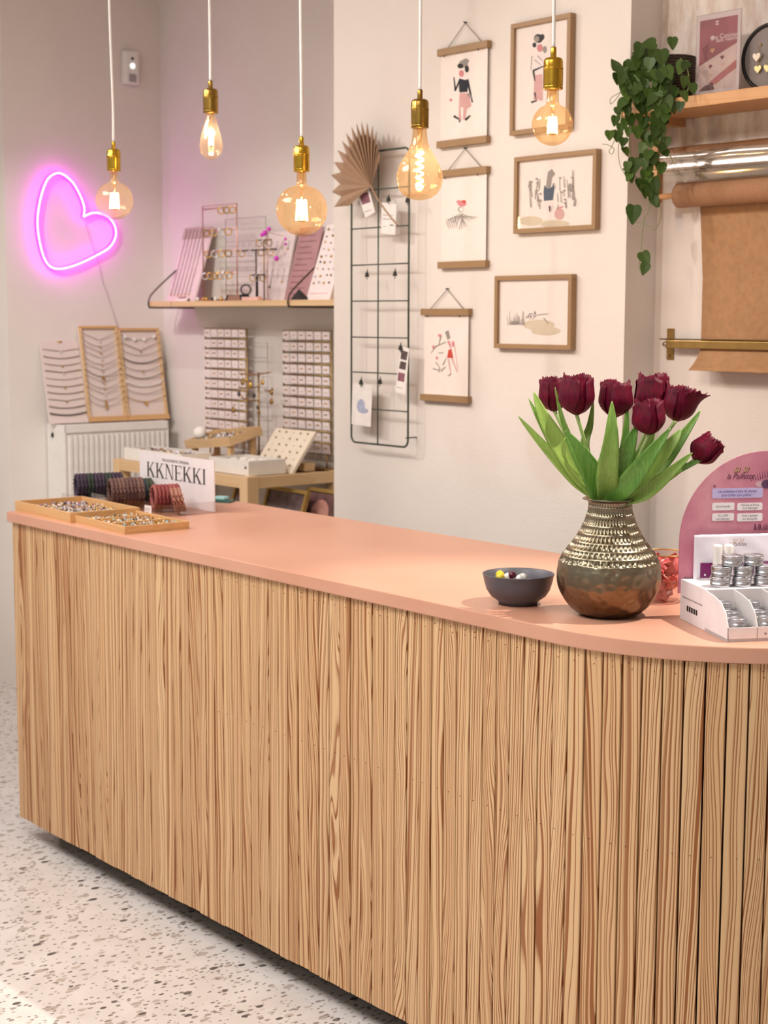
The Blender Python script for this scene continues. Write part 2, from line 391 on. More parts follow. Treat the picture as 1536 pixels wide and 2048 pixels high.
# ------------------------------------------------------------------ the counter
CF, CB, CL, CR, RC = 2.089, 2.78, -4.298, -1.545, .50
def outline(inset=0, n=20, left=0):
    f, b, l, r, rc = CF+inset, CB-inset, CL+left, CR-inset, RC-inset
    cx, cy = r-rc, f+rc
    p = [(l, f)]+[(cx+rc*math.sin(PI/2*k/n), cy-rc*math.cos(PI/2*k/n)) for k in range(n+1)]+[(r, b), (l, b)]
    return p
ct = thing('shop_counter', 'curved shop counter clad in vertical pine slats under a terracotta pink top', 'counter', (-3.0, 2.44, 0))
MB().prism(outline(0, 40), .97, 1.0).build('countertop', COUNTER, ct, bevel=.0025)
MB().prism(outline(.026, 30, .012), .07, .97).build('carcass', M('dark_carcass', '#221a15', .8), ct)
MB().prism(outline(.10, 24, .09), 0, .07).build('plinth', M('black_plinth', '#26221f', .7), ct)
MB().box(CL+.012, CL+.03, CF+.012, CB-.02, .066, .97).build('end_panel', SLAT, ct)
DARKNAIL = M('dark_nail', '#3a2415', .6)
# path of the slats: straight run, quarter turn, return
PITCHS = .0386
def slat_path():
    ins = .011; rc = RC-ins; cx, cy = CR-ins-rc, CF+ins+rc; out = []
    L1 = cx-(CL+.012); n1 = round(L1/PITCHS); w = L1/n1
    for i in range(n1): out.append((CL+.012+w*(i+.5), CF+ins, 0, w))
    L2 = rc*PI/2; n2 = round(L2/PITCHS); da = PI/2/n2
    for i in range(n2):
        a = da*(i+.5); out.append((cx+rc*math.sin(a), cy-rc*math.cos(a), a, L2/n2))
    L3 = (CB-.02)-cy; n3 = round(L3/PITCHS)
    for i in range(n3): out.append((CR-ins, cy+L3/n3*(i+.5), PI/2, L3/n3))
    return out
slat_me = {}
for i, (x, y, a, w) in enumerate(slat_path()):
    curved = a != 0
    gap = .0014 if not curved else .0017
    k = (round(w, 4), curved)
    if k not in slat_me:
        hw = w/2-gap; c = .0012
        poly = [(-hw+c, 0), (hw-c, 0), (hw, c), (hw, .013), (-hw, .013), (-hw, c)]
        slat_me[k] = MB().prism(poly, -.4515, .4515).mesh('slat', SLAT, V((0, 0, 0)))
    dz = R.uniform(-.0015, .0015); dn = R.uniform(-.0009, .0009)
    nx, ny = math.sin(a), -math.cos(a)
    inst('slat', slat_me[k], ct, T((x+nx*dn, y+ny*dn, .5175+dz)) @ Matrix.Rotation(a, 4, 'Z'))
nh = MB()
for i, (x, y, a, w) in enumerate(slat_path()):
    if x < -3.2: continue
    nx, ny = math.sin(a), -math.cos(a)
    for z in (.955, .944, .61):
        q = R.uniform(-.008, .008); px_, py_ = x+math.cos(a)*q, y+math.sin(a)*q
        nh.lathe([(.0009, 0), (.0009, .0012), (.0004, .0013)], 6, align((px_+nx*.0002, py_+ny*.0002, z), (nx, ny, 0)))
nh.build('nail_heads', DARKNAIL, ct, kind='stuff')

# ------------------------------------------------------------------ pendant lamps over the counter
GLASSB = clear('amber_bulb_glass', '#f7e6ca', .16, .02, .03, '#ffe0c0', .022)
GLASSC = clear('clear_bulb_glass', '#fbf1e2', .16, .02, .03, '#ffead2', .022)
FIL = glow('hot_filament', '#ffd9a0', 42)
FILS = glow('bright_filament', '#ffe2b5', 55)
DKBRASS = M('bronzed_brass', '#9a7a3a', .28, 1, .1, 60)
STEM = clear('filament_stem_glass', '#fff3dc', .2, .05, .12, '#fff0d0')
def bulb_profile(kind, r):
    nk = .0125
    if kind == 'globe':
        q = .010+.10*r
        p = [(nk, 0), (nk+.0005, -.012-q), (nk+.003, -.02-q)]
        c = -.018-q-r*.97
        for i in range(1, 25):
            a = math.radians(28+152*i/24); p.append((max(r*math.sin(a), .0005), c+r*math.cos(a)))
        # blend the first point outward
        return p
    if kind == 'edison':
        return [(nk, 0), (nk+.001, -.012), (.018, -.03), (.024, -.05), (.0295, -.072), (.0318, -.088), (.031, -.1), (.026, -.112), (.017, -.121), (.007, -.1255), (.0006, -.1265)]
    k = r/.054
    return [(nk*1.3, 0), (nk*1.35, -.015*k), (.0185*k, -.032*k), (.025*k, -.05*k), (.036*k, -.068*k), (.047*k, -.086*k), (.0535*k, -.106*k), (.0535*k, -.12*k), (.049*k, -.138*k), (.04*k, -.151*k), (.026*k, -.160*k), (.012*k, -.164*k), (.0006, -.165*k)]
def pendant(px_, y_sock_top, sway, kind, r, label, glass, BRASS=BRASS, pw=3.0):
    base = U(px_, y_sock_top, 'y', 2.44); x, y, z = base
    root = thing('pendant_lamp', label, 'lamp', (x, y, z-.09), 'bare bulb pendants over the counter')
    top = 3.2
    pts = [V((x, y, z+.012)), V((x+sway*.1, y, z+.12)), V((x-sway*.5, y, z+.30)), V((x-sway*.9, y, z+.5)), V((x-sway, y, top))]
    MB().tube(spline(pts, 6), .0036, 8).build('cord', CORD, root)
    B = T(base)
    MB().lathe([(.0055, .014), (.0062, .012), (.0062, -.006), (.0058, -.008)][::-1], 14, B).build('cord_grip', BRASS, root)
    MB().lathe([(.0005, -.007), (.013, -.0075), (.0185, -.010), (.0205, -.015), (.0207, -.028), (.0215, -.029), (.0215, -.031), (.0207, -.032)][::-1], 22, B).build('socket_cap', BRASS, root)
    th = [(.0205, -.032)]
    for i in range(11): th += [(.0214, -.0335-.003*i), (.0200, -.035-.003*i)]
    th += [(.0207, -.067), (.0207, -.073), (.0195, -.0735)]
    MB().lathe(th[::-1], 22, B).build('socket_body', BRASS, root)
    Bb = T(base+V((0, 0, -.071)))
    bu = MB().shell(bulb_profile(kind, r), 32, Bb).build('bulb', glass, root)
    zb = -.066
    if kind == 'globe': f0, f1, nf, rf = -.03-r*.65, -.03-r*1.45, 6, .011*r/.05
    elif kind == 'edison': f0, f1, nf, rf = -.045, -.088, 4, .006
    else: f0, f1, nf, rf = -.055*r/.054, -.135*r/.054, 0, .012
    MB().lathe([(.0008, f0+.004), (.003, f0+.006), (.0035, f0*.6), (.0065, -.012), (.0085, 0)], 12, Bb).build('glass_stem', STEM, bu)
    if nf:
        mb = MB()
        for i in range(nf):
            a = 2*PI*i/nf+.3
            mb.tube([(rf*.75*math.cos(a), rf*.75*math.sin(a), f0), (rf*math.cos(a), rf*math.sin(a), f1)], .0027 if kind == 'globe' else .0024, 6, False, Bb)
        mb.build('filament', FIL, bu)
        MB().lathe([(.0006, f1-.004), (rf*1.0, f1-.001), (rf*1.0, f1), (.0006, f1+.002)], 12, Bb).build('filament_cap', BRASS, bu)
    else:
        pts = []
        for i in range(90):
            t = i/89; a = t*2*PI*5; pts.append((.009*(1-.15*t)*math.cos(a), .009*(1-.15*t)*math.sin(a), f0+(f1-f0)*t))
        MB().tube(pts, .0019, 6, False, Bb).build('filament', FIL, bu)
    ld = bpy.data.lights.new('bulb_light', 'POINT'); ld.energy = pw; ld.color = (1, .76, .48); ld.shadow_soft_size = .012
    lo = bpy.data.objects.new('bulb_light', ld); COL.objects.link(lo); lo.parent = root; lo.location = base+V((0, 0, zb+(f0+f1)/2))-ORG[root.name]
    return root
pendant(227, 293, .012, 'globe', .0565, 'small globe bulb pendant on white cord in front of the neon heart', GLASSC)
pendant(421, 172, .004, 'edison', .032, 'teardrop filament bulb pendant with the slimmest bulb, second from the left', GLASSC, DKBRASS)
pendant(603, 285, .004, 'globe', .0655, 'largest round amber globe bulb pendant, hanging before the wall shelf', GLASSB)
pendant(840, 192, 0, 'pear', .0545, 'pear shaped bulb pendant with spiral filament beside the wall grid', GLASSB, DKBRASS)
pendant(1107, 108, -.006, 'globe', .0435, 'rightmost globe bulb pendant, hanging before a framed print', GLASSB)

# ------------------------------------------------------------------ hammered brass vase
def vase_mat():
    s = NT('hammered_brass'); tc = s.coord(); z = s.n('ShaderNodeSeparateXYZ'); s.l(tc, z.inputs[0])
    n = s.noise(tc, 22, 4, .6); v = s.n('ShaderNodeTexVoronoi'); v.feature = 'SMOOTH_F1'; v.inputs['Scale'].default_value = 62; s.l(tc, v.inputs['Vector'])
    band = s.math('ADD', z.outputs[2], s.math('MULTIPLY', s.math('SUBTRACT', n, .5), .05))
    col = s.ramp(s.math('MULTIPLY', band, 4.2), [(.12, lin('#6f543c')), (.30, lin('#83705a')), (.42, lin('#8d8672')), (.7, lin('#938a74')), (1, lin('#8d8570'))])
    col = s.mix(s.math('MULTIPLY', s.ramp(n, [(.5, (0, 0, 0, 1)), (.72, (1, 1, 1, 1))]), .45), col, lin('#6e5233'))
    s.l(col, s.b.inputs['Base Color']); s.b.inputs['Metallic'].default_value = 1
    s.l(s.ramp(n, [(.3, (.26, .26, .26, 1)), (.75, (.42, .42, .42, 1))]), s.b.inputs['Roughness'])
    low = s.math('LESS_THAN', z.outputs[2], .118)
    s.bump(s.math('MULTIPLY', v.outputs['Distance'], low), .8, .006); return s.m
VB = U(1216, 1229, 'z', 1.0); VB = V((VB.x, VB.y, 1.0))
vprof = [(.050, 0), (.062, .006), (.076, .018), (.089, .036), (.0985, .057), (.1015, .078), (.0995, .100), (.0935, .119), (.083, .135), (.0715, .150), (.062, .165), (.0535, .182), (.0465, .200), (.0425, .215), (.0418, .225), (.043, .231), (.0475, .2345), (.0525, .236)]
def vr(z):
    pts = spline([V((r, 0, zz)) for r, zz in vprof], 10)
    for a, b in zip(pts, pts[1:]):
        if a.z <= z <= b.z and b.z > a.z: return a.x+(b.x-a.x)*(z-a.z)/(b.z-a.z)
    return vprof[-1][0]
bands = [(.112, .122), (.126, .136), (.1405, .1505), (.155, .166), (.171, .182), (.187, .200), (.206, .219), (.2225, .2315)]
va = thing('flower_vase', 'hammered brass vase with rows of punched marks holding tulips', 'vase', VB)
mb = MB(); NA = 300; zs = [.0]
zz = 0
while zz < .236: zz = min(.236, zz+(.0016 if zz > .106 else .004)); zs.append(zz)
vv = []; 
for z in zs:
    r = vr(z)
    bd = next((b for b in bands if b[0] <= z <= b[1]), None)
    nb = bands.index(bd) if bd else 0
    for k in range(NA):
        a = 2*PI*k/NA; rr = r
        if z > .108:
            if bd:
                e = min((z-bd[0]), (bd[1]-z))/.0022; e = max(0, min(1, e))
                cnt = 50
                ph = (a*cnt/(2*PI)+nb*.5) % 1
                g = 1 if (.30 < ph < .70) else 0
                rr = r+.0004-.0036*g*e
            else: rr = r+.0011
        vv.append((rr*math.cos(a), rr*math.sin(a), z))
nz = len(zs)
fs = [(i*NA+k, i*NA+(k+1) % NA, (i+1)*NA+(k+1) % NA, (i+1)*NA+k) for i in range(nz-1) for k in range(NA)]
fs.append(tuple(range(NA-1, -1, -1)))
mb.add(vv, fs, T(VB) @ Matrix.Diagonal((1, 1, .966, 1)), True); mb.build('body', vase_mat(), va)
BR2 = M('vase_rim_brass', '#9c9484', .3, 1, .1, 40)
MB().shell([(.0525, .236), (.0532, .2372), (.052, .2382), (.047, .236), (.041, .228), (.040, .2), (.045, .18)], 60, T(VB) @ Matrix.Diagonal((1, 1, .966, 1))).build('rim', BR2, va)

# ------------------------------------------------------------------ tulips
def tulip_mat():
    s = NT('burgundy_petal'); tc = s.coord(); g = s.n('ShaderNodeMapping'); s.l(tc, g.inputs[0]); g.inputs['Scale'].default_value = (260, 260, 14)
    n = s.noise(g.outputs[0], 1, 3); n2 = s.noise(tc, 30, 2)
    col = s.ramp(n, [(.3, lin('#3c0012')), (.7, lin('#6e0223'))]); col = s.mix(s.math('MULTIPLY', n2, .5), col, lin('#5c012b'))
    s.l(col, s.b.inputs['Base Color']); s.b.inputs['Roughness'].default_value = .55; s.b.inputs['Specular IOR Level'].default_value = .18
    s.b.inputs['Subsurface Weight'].default_value = .0; return s.m
def leaf_mat(name, a, b, rough=.42):
    s = NT(name); tc = s.coord(); n2 = s.noise(tc, 14, 3); oi = s.n('ShaderNodeObjectInfo')
    g = s.n('ShaderNodeMapping'); s.l(tc, g.inputs[0]); g.inputs['Scale'].default_value = (320, 320, 10); n = s.noise(g.outputs[0], 1, 2)
    col = s.ramp(s.math('MULTIPLY_ADD', oi.outputs['Random'], .4, s.math('MULTIPLY', s.math('ADD', n, n2), .4)), [(.25, lin(a)), (.85, lin(b))])
    s.l(col, s.b.inputs['Base Color']); s.b.inputs['Roughness'].default_value = rough
    s.bump(n, .15, .001); return s.m
PETAL = tulip_mat(); TLEAF = leaf_mat('tulip_leaf', '#3a7a22', '#9bb858'); TSTEM = M('tulip_stem', '#8fa860', .5)
VT = 3.05
def petal_mesh(rb, h, phi, seed, opening, fr):
    rr = random.Random(seed)
    nu, nv = 22, 9
    vs_ = []
    half = .86
    for i in range(nu+1):
        u = i/nu*2-1
        fringe = (rr.uniform(.0, fr) if i % 2 else rr.uniform(-.2*fr, .25*fr))
        for j in range(nv+1):
            v = j/nv
            hh = h*(1-.13*abs(u)**2.5)
            z = hh*v
            if j == nv: z += fringe
            prof = rb*(.16+.84*math.sin(min(1, v*1.9)*PI/2)**.75 - .30*max(0, v-.5)*opening)
            wv = .55+.45*math.sin(PI*min(.5, v*.9))
            a = phi+u*half*wv
            r2 = prof*(1+.06*u*u)
            if j == nv: r2 += rr.uniform(-.002, .0025); a += rr.uniform(-.03, .03)
            vs_.append((r2*math.cos(a), r2*math.sin(a), z))
    fs = [(i*(nv+1)+j, (i+1)*(nv+1)+j, (i+1)*(nv+1)+j+1, i*(nv+1)+j+1) for i in range(nu) for j in range(nv)]
    return vs_, fs
def leaf_blade(pts, w, face, fold=.25, twist=0, wpow=.7, wbase=.28):
    """long blade through points; face = direction the blade shows"""
    sp = spline(pts, 7); n = len(sp)-1
    def fn(u, v):
        i = min(int(u*n+.5), n); p = sp[i]
        t = (sp[min(i+1, n)]-sp[max(i-1, 0)]).normalized()
        f = Matrix.Rotation(twist*u, 3, t) @ V(face)
        side = t.cross(f).normalized(); nrm = side.cross(t)
        s_ = v*2-1
        ww = w*(wbase+(1-wbase)*math.sin(min(1, u/.45)*PI/2))*(1-max(0, (u-.45)/.55)**1.9)+.0004
        return p+side*(s_*ww)+nrm*(abs(s_)**1.5*ww*fold)
    return MB().surf(fn, n, 6)
TOC = -FW
tul = [ # bloom base px, bloom top px, radius m, depth, label, stem path px
 ((1108, 822), (1106, 757), .029, 3.10, 'burgundy fringed tulip at the far left of the vase'),
 ((1152, 829), (1156, 752), .034, 3.02, 'large burgundy fringed tulip, second from the left'),
 ((1230, 834), (1232, 763), .033, 3.05, 'burgundy fringed tulip in the middle above the vase'),
 ((1305, 835), (1306, 750), .035, 3.10, 'tallest burgundy tulip at the back right of the bunch'),
 ((1300, 869), (1296, 801), .031, 2.97, 'lowest upright burgundy tulip at the front of the bunch'),
 ((1352, 842), (1364, 776), .030, 3.06, 'burgundy tulip with one petal bending outward on the right'),
 ((1388, 920), (1432, 882), .028, 3.04, 'burgundy tulip leaning low to the far right'),
]
leaves = [ # tulip index, px points base->tip, half width m, depth, twist
 (0, [(1198, 1012), (1150, 960), (1090, 895), (1036, 832)], .0105, 3.00, 0),
 (0, [(1196, 1010), (1155, 945), (1112, 880), (1085, 830), (1067, 783)], .0165, 2.995, .2),
 (0, [(1188, 1008), (1130, 925), (1090, 860), (1057, 797)], .0085, 3.03, 0),
 (1, [(1205, 1012), (1190, 960), (1158, 905), (1130, 860)], .019, 3.01, -.2),
 (1, [(1190, 1000), (1170, 900), (1180, 850), (1187, 800)], .0075, 3.08, 0),
 (0, [(1190, 1000), (1150, 900), (1125, 840), (1110, 774)], .0055, 3.04, 0),
 (2, [(1212, 1012), (1214, 950), (1222, 880), (1224, 802)], .0175, 2.97, 0),
 (2, [(1222, 1005), (1246, 900), (1253, 845), (1254, 796)], .0060, 3.04, 0),
 (4, [(1214, 1012), (1240, 940), (1258, 890), (1274, 850)], .0165, 2.985, .2),
 (3, [(1228, 1010), (1262, 940), (1290, 900), (1310, 860)], .0135, 3.02, 0),
 (3, [(1225, 1012), (1262, 960), (1300, 910), (1341, 856)], .0165, 2.96, .1),
 (5, [(1232, 1012), (1290, 950), (1340, 890), (1363, 858)], .0140, 2.975, -.2),
 (5, [(1240, 1010), (1320, 930), (1360, 880), (1402, 820)], .0125, 3.03, 0),
 (6, [(1236, 1012), (1290, 985), (1340, 945), (1385, 905)], .0125, 2.99, .2),
 (6, [(1240, 1012), (1300, 965), (1360, 938), (1412, 916)], .0085, 3.03, 0),
 (4, [(1216, 1012), (1232, 975), (1246, 930), (1262, 880)], .0105, 3.02, 0),
 (2, [(1206, 1012), (1200, 960), (1206, 920), (1212, 890)], .0105, 3.04, 0),
]
troots = []
for i, (pb, ptop, r, t, lab) in enumerate(tul):
    base = Pt(*pb, t); top = Pt(*ptop, t); ax = (top-base); h = ax.length
    ftx = [-.020, -.012, .002, .012, .008, .016, .022][i]; fty = [.01, -.005, .0, .014, -.012, .004, -.002][i]
    foot = VB+RT*ftx+V((FW.x, FW.y, 0))*fty+V((0, 0, .05))
    root = thing('tulip', lab, 'flower', foot, 'fringed tulips in the brass vase'); troots.append(root)
    neck = VB+RT*ftx*1.3+V((FW.x, FW.y, 0))*fty*1.3+V((0, 0, .22))
    mid = neck.lerp(base, .55)+V((0, 0, -.008 if i == 6 else .004))
    MB().tube(spline([foot, neck, mid, base+ax*.03], 6), .0036, 8).build('stem', TSTEM, root)
    Mx = align(base, ax, i*1.1)
    for k in range(6):
        inner = k % 2
        vs_, fs = petal_mesh(r*(.90 if inner else 1.0), h*(1.02 if inner else .93), k*PI/3, i*10+k, .9 if i != 5 else .4, .0055)
        if i == 5 and k == 4:
            vs_ = [(x*(1+.9*(z/h)**3), y*(1+.9*(z/h)**3), z*.95) for x, y, z in vs_]
        MB().add(vs_, fs, Mx, True).build('petal', PETAL, root, solid=.0009)
for (ti, pts, w, t, tw) in leaves:
    t0 = 3.05
    P3 = []
    for k, (x, y) in enumerate(pts):
        u = k/(len(pts)-1); P3.append(Pt(x, y, t0+(t-t0)*min(1, .25+u*1.1)))
    p0 = P3[0]; c = V((VB.x, VB.y, p0.z)); d = p0-c
    if d.length > .020: P3[0] = c+d.normalized()*.020
    foot = V((VB.x, VB.y, 1.12)).lerp(V((P3[0].x, P3[0].y, 1.12)), .5)
    leaf_blade([foot]+P3, w*1.18, (TOC+V((0, 0, .3))).normalized(), .22, tw).build('leaf', TLEAF, troots[ti], solid=.0007)

# ------------------------------------------------------------------ bowl of sweets
BC = U(1036, 1207, 'z', 1.0); BC = V((BC.x, BC.y, 1))
bowl = MB().shell([(.0005, .004), (.036, .004), (.0365, 0), (.039, 0), (.0405, .006), (.056, .017), (.0645, .030), (.069, .045), (.0720, .0600), (.0732, .0615), (.0722, .0625), (.0702, .061), (.066, .044), (.0585, .027), (.045, .015), (.02, .010), (.0005, .010)], 56, T(BC)).build('candy_bowl', M('charcoal_stoneware', '#55545c', .45, 0, .08, 60))
tag(bowl, 'dark grey round bowl with a few sweets beside the brass vase', 'bowl')
def bowlr(z):
    pr = [(.02, .012), (.045, .018), (.0585, .034), (.066, .056), (.0695, .078)]
    for a, b in zip(pr, pr[1:]):
        if a[1] <= z <= b[1]: return a[0]+(b[0]-a[0])*(z-a[1])/(b[1]-a[1])
    return .02
def sweet(px_, py_, mats, lab, L=.017, rad=.0085, ang=.3):
    p = U(px_, py_, 'z', 1.053)
    pr = [(.0003, -L), (rad*.5, -L*.92), (rad*.88, -L*.6), (rad, 0)]
    d = V((math.cos(ang), math.sin(ang), .35)); Mx = align(p, d)
    root = thing('sweet', lab, 'candy', p-V((0, 0, rad)), 'sweets in the dark bowl')
    MB().lathe(pr, 14, Mx).build('coating', mats[0], root); MB().lathe([(a, -b) for a, b in pr[::-1]], 14, Mx).build('coating', mats[1], root)
YEL = M('yellow_candy', '#d9c233', .3); WHC = M('white_candy', '#f3efe9', .3); BUR = M('burgundy_candy', '#5b1530', .3)
sweet(1000, 1152, (YEL, YEL), 'yellow oval sweet in the dark bowl', .015, .0095, 2.4)
sweet(1019, 1152, (WHC, BUR), 'white and burgundy sweet in the dark bowl', .014, .008, .7)
sweet(1043, 1156, (WHC, WHC), 'plain white oval sweet in the dark bowl', .012, .009, 1.2)
# the rest of the heap that carries them
for k, (a, rr_, zz_) in enumerate([(0, .026, 1.022), (2.1, .026, 1.022), (4.2, .026, 1.022), (1, .0, 1.036), (3, .034, 1.038), (5.2, .034, 1.038)]):
    p = BC+V((rr_*math.cos(a), rr_*math.sin(a), zz_-1))
    tag(MB().ball(p, .0125, 12, 8, (1.1, 1.0, .8)).build('sweet', [YEL, WHC, BUR][k % 3]), 'round sweet down inside the dark bowl, mostly hidden by its rim', 'candy', 'hidden sweets in the dark bowl')

# ------------------------------------------------------------------ glass bowl with pink papers
GC = U(1318, 1203, 'z', 1.0); GC = V((GC.x, GC.y+.012, 1))
gb = thing('glass_bowl', 'cut glass bowl with gold rim full of pink paper, behind the vase', 'bowl', GC)
CUT = clear('cut_glass', '#f7e4e0', .16, .05, .04)
prof = [(.0005, .004), (.026, .003), (.040, .012), (.052, .030), (.0575, .052), (.0575, .072), (.054, .088), (.0508, .0995)]
mb = MB(); NB = 32; vs_ = []
for i, (r, z) in enumerate(prof):
    for k in range(NB):
        a = 2*PI*(k+.5*(i % 2))/NB; q = r*(1+.018*(1 if (k+i) % 2 else -1)); vs_.append((q*math.cos(a), q*math.sin(a), z))
mb.add(vs_, [(i*NB+k, i*NB+(k+1) % NB, (i+1)*NB+(k+1) % NB, (i+1)*NB+k) for i in range(len(prof)-1) for k in range(NB)], T(GC)); mb.build('bowl', CUT, gb)
MB().tube([(GC.x+.0508*math.cos(a), GC.y+.0508*math.sin(a), 1.0998) for a in [2*PI*k/40 for k in range(40)]], .0014, 6, True).build('rim', GOLD, gb)
PK = [M('pink_paper_a', '#e58f8c', .5), M('pink_paper_b', '#d9716f', .5), M('pink_paper_c', '#efb0aa', .5), M('rose_paper', '#c9575c', .5)]
for k in range(34):
    a = k*2.4; zz = .014+.072*(k/33); rm = max(.012, .046*math.sin(min(1, (zz+.01)/.07)*PI/2)-.014)
    q = (.15+.85*((k*.37) % 1))**.5*rm
    w, h = R.uniform(.020, .027), R.uniform(.024, .032)
    Mx = T(GC+V((q*math.cos(a), q*math.sin(a), zz))) @ Euler((R.uniform(.3, 1.3), R.uniform(-.5, .5), R.uniform(0, 6.28))).to_matrix().to_4x4()
    o = MB().add([(-w/2, -h/2, 0), (w/2, -h/2, .001), (w/2, h/2, 0), (-w/2, h/2, .001), (0, 0, .004)], [(0, 1, 4), (1, 2, 4), (2, 3, 4), (3, 0, 4)], Mx).build('paper_slip', PK[k % 4], solid=.0006)
    tag(o, 'folded pink paper slip inside the cut glass bowl', 'paper', 'pink paper slips in the glass bowl')

# ------------------------------------------------------------------ glitter display stand
DF = U(1455, 1285, 'z', 1.0)
DD = U(1359, 1237, 'z', 1.0)-DF; DEP = DD.length; DD.normalize(); DW = V((-DD.y, DD.x, 0))*-1
def D(w, d, z): return DF+DW*w+DD*d+V((0, 0, z))
DM = frame(DF, DW, DD)    # local: x width, y depth, z up
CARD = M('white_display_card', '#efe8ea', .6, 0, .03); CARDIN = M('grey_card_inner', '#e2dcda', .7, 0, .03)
ds = thing('glitter_display', 'white cardboard counter display with pink arched back card and printed panels', 'display stand', D(.17, .12, 0))
WD = .335
UB = .105   # depth where the upper box begins
# lower tray: floor, low front lip, sides with curved fronts, dividers
MB().box(0, WD, 0, UB, 0, .006, DM).build('tray_floor', CARD, ds)
MB().box(0, WD, 0, .0025, 0, .026, DM).build('front_lip', CARD, ds)
side = [(.0, .02), (.0, .026), (.012, .05), (.035, .066), (.07, .073), (UB, .076), (UB, 0.0), (0, 0)]
SM = Matrix(((0, 0, 1, 0), (1, 0, 0, 0), (0, 1, 0, 0), (0, 0, 0, 1)))   # poly (depth,height) extruded in width
for k, w in enumerate((0, .0555, .111, .1665, .222, .2775, WD-.0025)):
    MB().prism(side, w, w+.002, DM @ SM).build('divider' if 0 < k < 6 else 'side_wall', CARDIN if 0 < k < 6 else CARD, ds)
MB().box(0, WD, UB, DEP, 0, .078, DM).build('upper_box', CARD, ds, bevel=.001)
# arched back card
ar = [(0, .078), (0, .20)]
rad = WD/2; cz = .150
ARW = WD
arch = [(-.005, .05)]+[(WD/2-(WD/2+.005)*math.cos(PI*k/36), cz+(WD/2+.005)*math.sin(PI*k/36)) for k in range(37)]+[(WD+.005, .05)]
AM = DM @ Matrix(((1, 0, 0, 0), (0, 0, -1, DEP+.001), (0, 1, 0, 0), (0, 0, 0, 1)))   # local x width, y height, z toward the viewer
def arch_mat():
    s = NT('pink_portrait_print'); tc = s.coord(); n = s.noise(tc, 14, 5, .6); n2 = s.noise(tc, 5, 2)
    c = s.ramp(s.math('MULTIPLY', s.math('ADD', n, n2), .5), [(.35, lin('#b96f85')), (.5, lin('#c98397')), (.62, lin('#d79aa6'))])
    s.l(c, s.b.inputs['Base Color']); s.b.inputs['Roughness'].default_value = .45; return s.m
ac = MB().prism(arch, 0, .003, AM).build('back_card', arch_mat(), ds)
def plate(x0, x1, y0, y1, z, mat, name, par=None, r=.003):
    p = []
    for cx_, cy_, a0 in ((x1-r, y1-r, 0), (x0+r, y1-r, 90), (x0+r, y0+r, 180), (x1-r, y0+r, 270)):
        for q in range(4):
            a = math.radians(a0+30*q); p.append((cx_+r*math.cos(a), cy_+r*math.sin(a)))
    return MB().prism(p, z, z+.0003, AM).build(name, mat, par or ds)
LIL = M('lilac_panel', '#c3b8e4', .5, 0, .02); PWH = M('panel_white', '#efe9ee', .5, 0, .02); PURP = M('purple_ink', '#4a3f86', .6); PLUM = M('plum_ink', '#5a1f49', .6)
DG = M('dark_grey_ink', '#6a6268', .6)
# printed panels (positions read from the card in the photo)
def apx(x, y):
    p = ray(x, y); n = (AM.to_3x3() @ V((0, 0, 1))); o = AM.translation+n*.003
    t = (o-CAM).dot(n)/p.dot(n); q = AM.inverted() @ (CAM+p*t); return q.x, q.y
def pplate(x0, y0, x1, y1, mat, name):
    a = apx(x0, y1); b = apx(x1, y0); return plate(a[0], b[0], a[1], b[1], .0031, mat, name, ac)
def ptext(body, x, y, px_h, mat, shear=0, sx=1, z=.0036):
    c = apx(x, y); return text(body, px_h*.00098*1.35, mat, ac, AM @ T((c[0], c[1], z)), 'printed_text', 'CENTER', shear, sx)
pplate(1424, 975, 1526, 997, LIL, 'print_panel')
for x0, y0, x1, y1 in ((1424, 1005, 1469, 1021), (1474, 1005, 1525, 1021), (1424, 1026, 1468, 1042), (1474, 1026, 1525, 1043)): pplate(x0, y0, x1, y1, PWH, 'print_panel')
ptext('Les paillettes à base de plantes', 1475, 982.5, 6.0, PURP, 0, .80); ptext('pour briller sans polluer !', 1475, 990, 6.0, PURP, 0, .80)
ptext('Aloe Friendly', 1446, 1013, 4.5, DG, 0, .9)
ptext('Fabriqué en France', 1500, 1010, 4.5, DG, 0, .8); ptext('et en Allemagne', 1500, 1016, 4.5, DG, 0, .8)
ptext('92 à 100%', 1446, 1031, 4.5, DG, 0, .85); ptext('sans plastique', 1446, 1037.5, 4.5, DG, 0, .85)
ptext('Facile à appliquer', 1500, 1031, 4.5, DG, 0, .8); ptext('et à démaquiller', 1500, 1037.5, 4.5, DG, 0, .8)
GINK = M('gold_foil', '#e6c38a', .35, .6)
ptext('SI SI', 1481, 940, 11, GINK, .35, 1.25); ptext('SI SI', 1482, 941, 11, PLUM, .35, 1.25, .0034)
ptext('la Paillette', 1480, 953, 12, PLUM, .45, .85)
ptext('+', 1429, 973, 10, PLUM)
# eye of the portrait: lashes and iris, printed
for (x, y, rx, ry, mat) in ((1534, 968, 12, 9, M('iris_print', '#5a4160', .5)), (1538, 968, 5, 6, PLUM), (1520, 968, 10, 6, M('eye_white_print', '#c9a9b5', .5))):
    c = apx(x, y); MB().prism([(c[0]+rx*.00098*math.cos(2*PI*k/16), c[1]+ry*.00098*math.sin(2*PI*k/16)) for k in range(16)], .0031+.0002*(rx < 8)+.0001*(rx == 12), .0033+.0002*(rx < 8)+.0001*(rx == 12), AM).build('printed_eye', mat, ac)
for k in range(9):
    a = apx(1503+k*4.5, 962-k*.9); b = apx(1498+k*5.2, 952-k*1.8)
    MB().add([(a[0]-.0008, a[1], .0036), (a[0]+.0008, a[1], .0036), (b[0]+.0002, b[1], .0036), (b[0]-.0002, b[1], .0036)], [(0, 1, 2, 3)], AM).build('printed_lash', PLUM, ac)
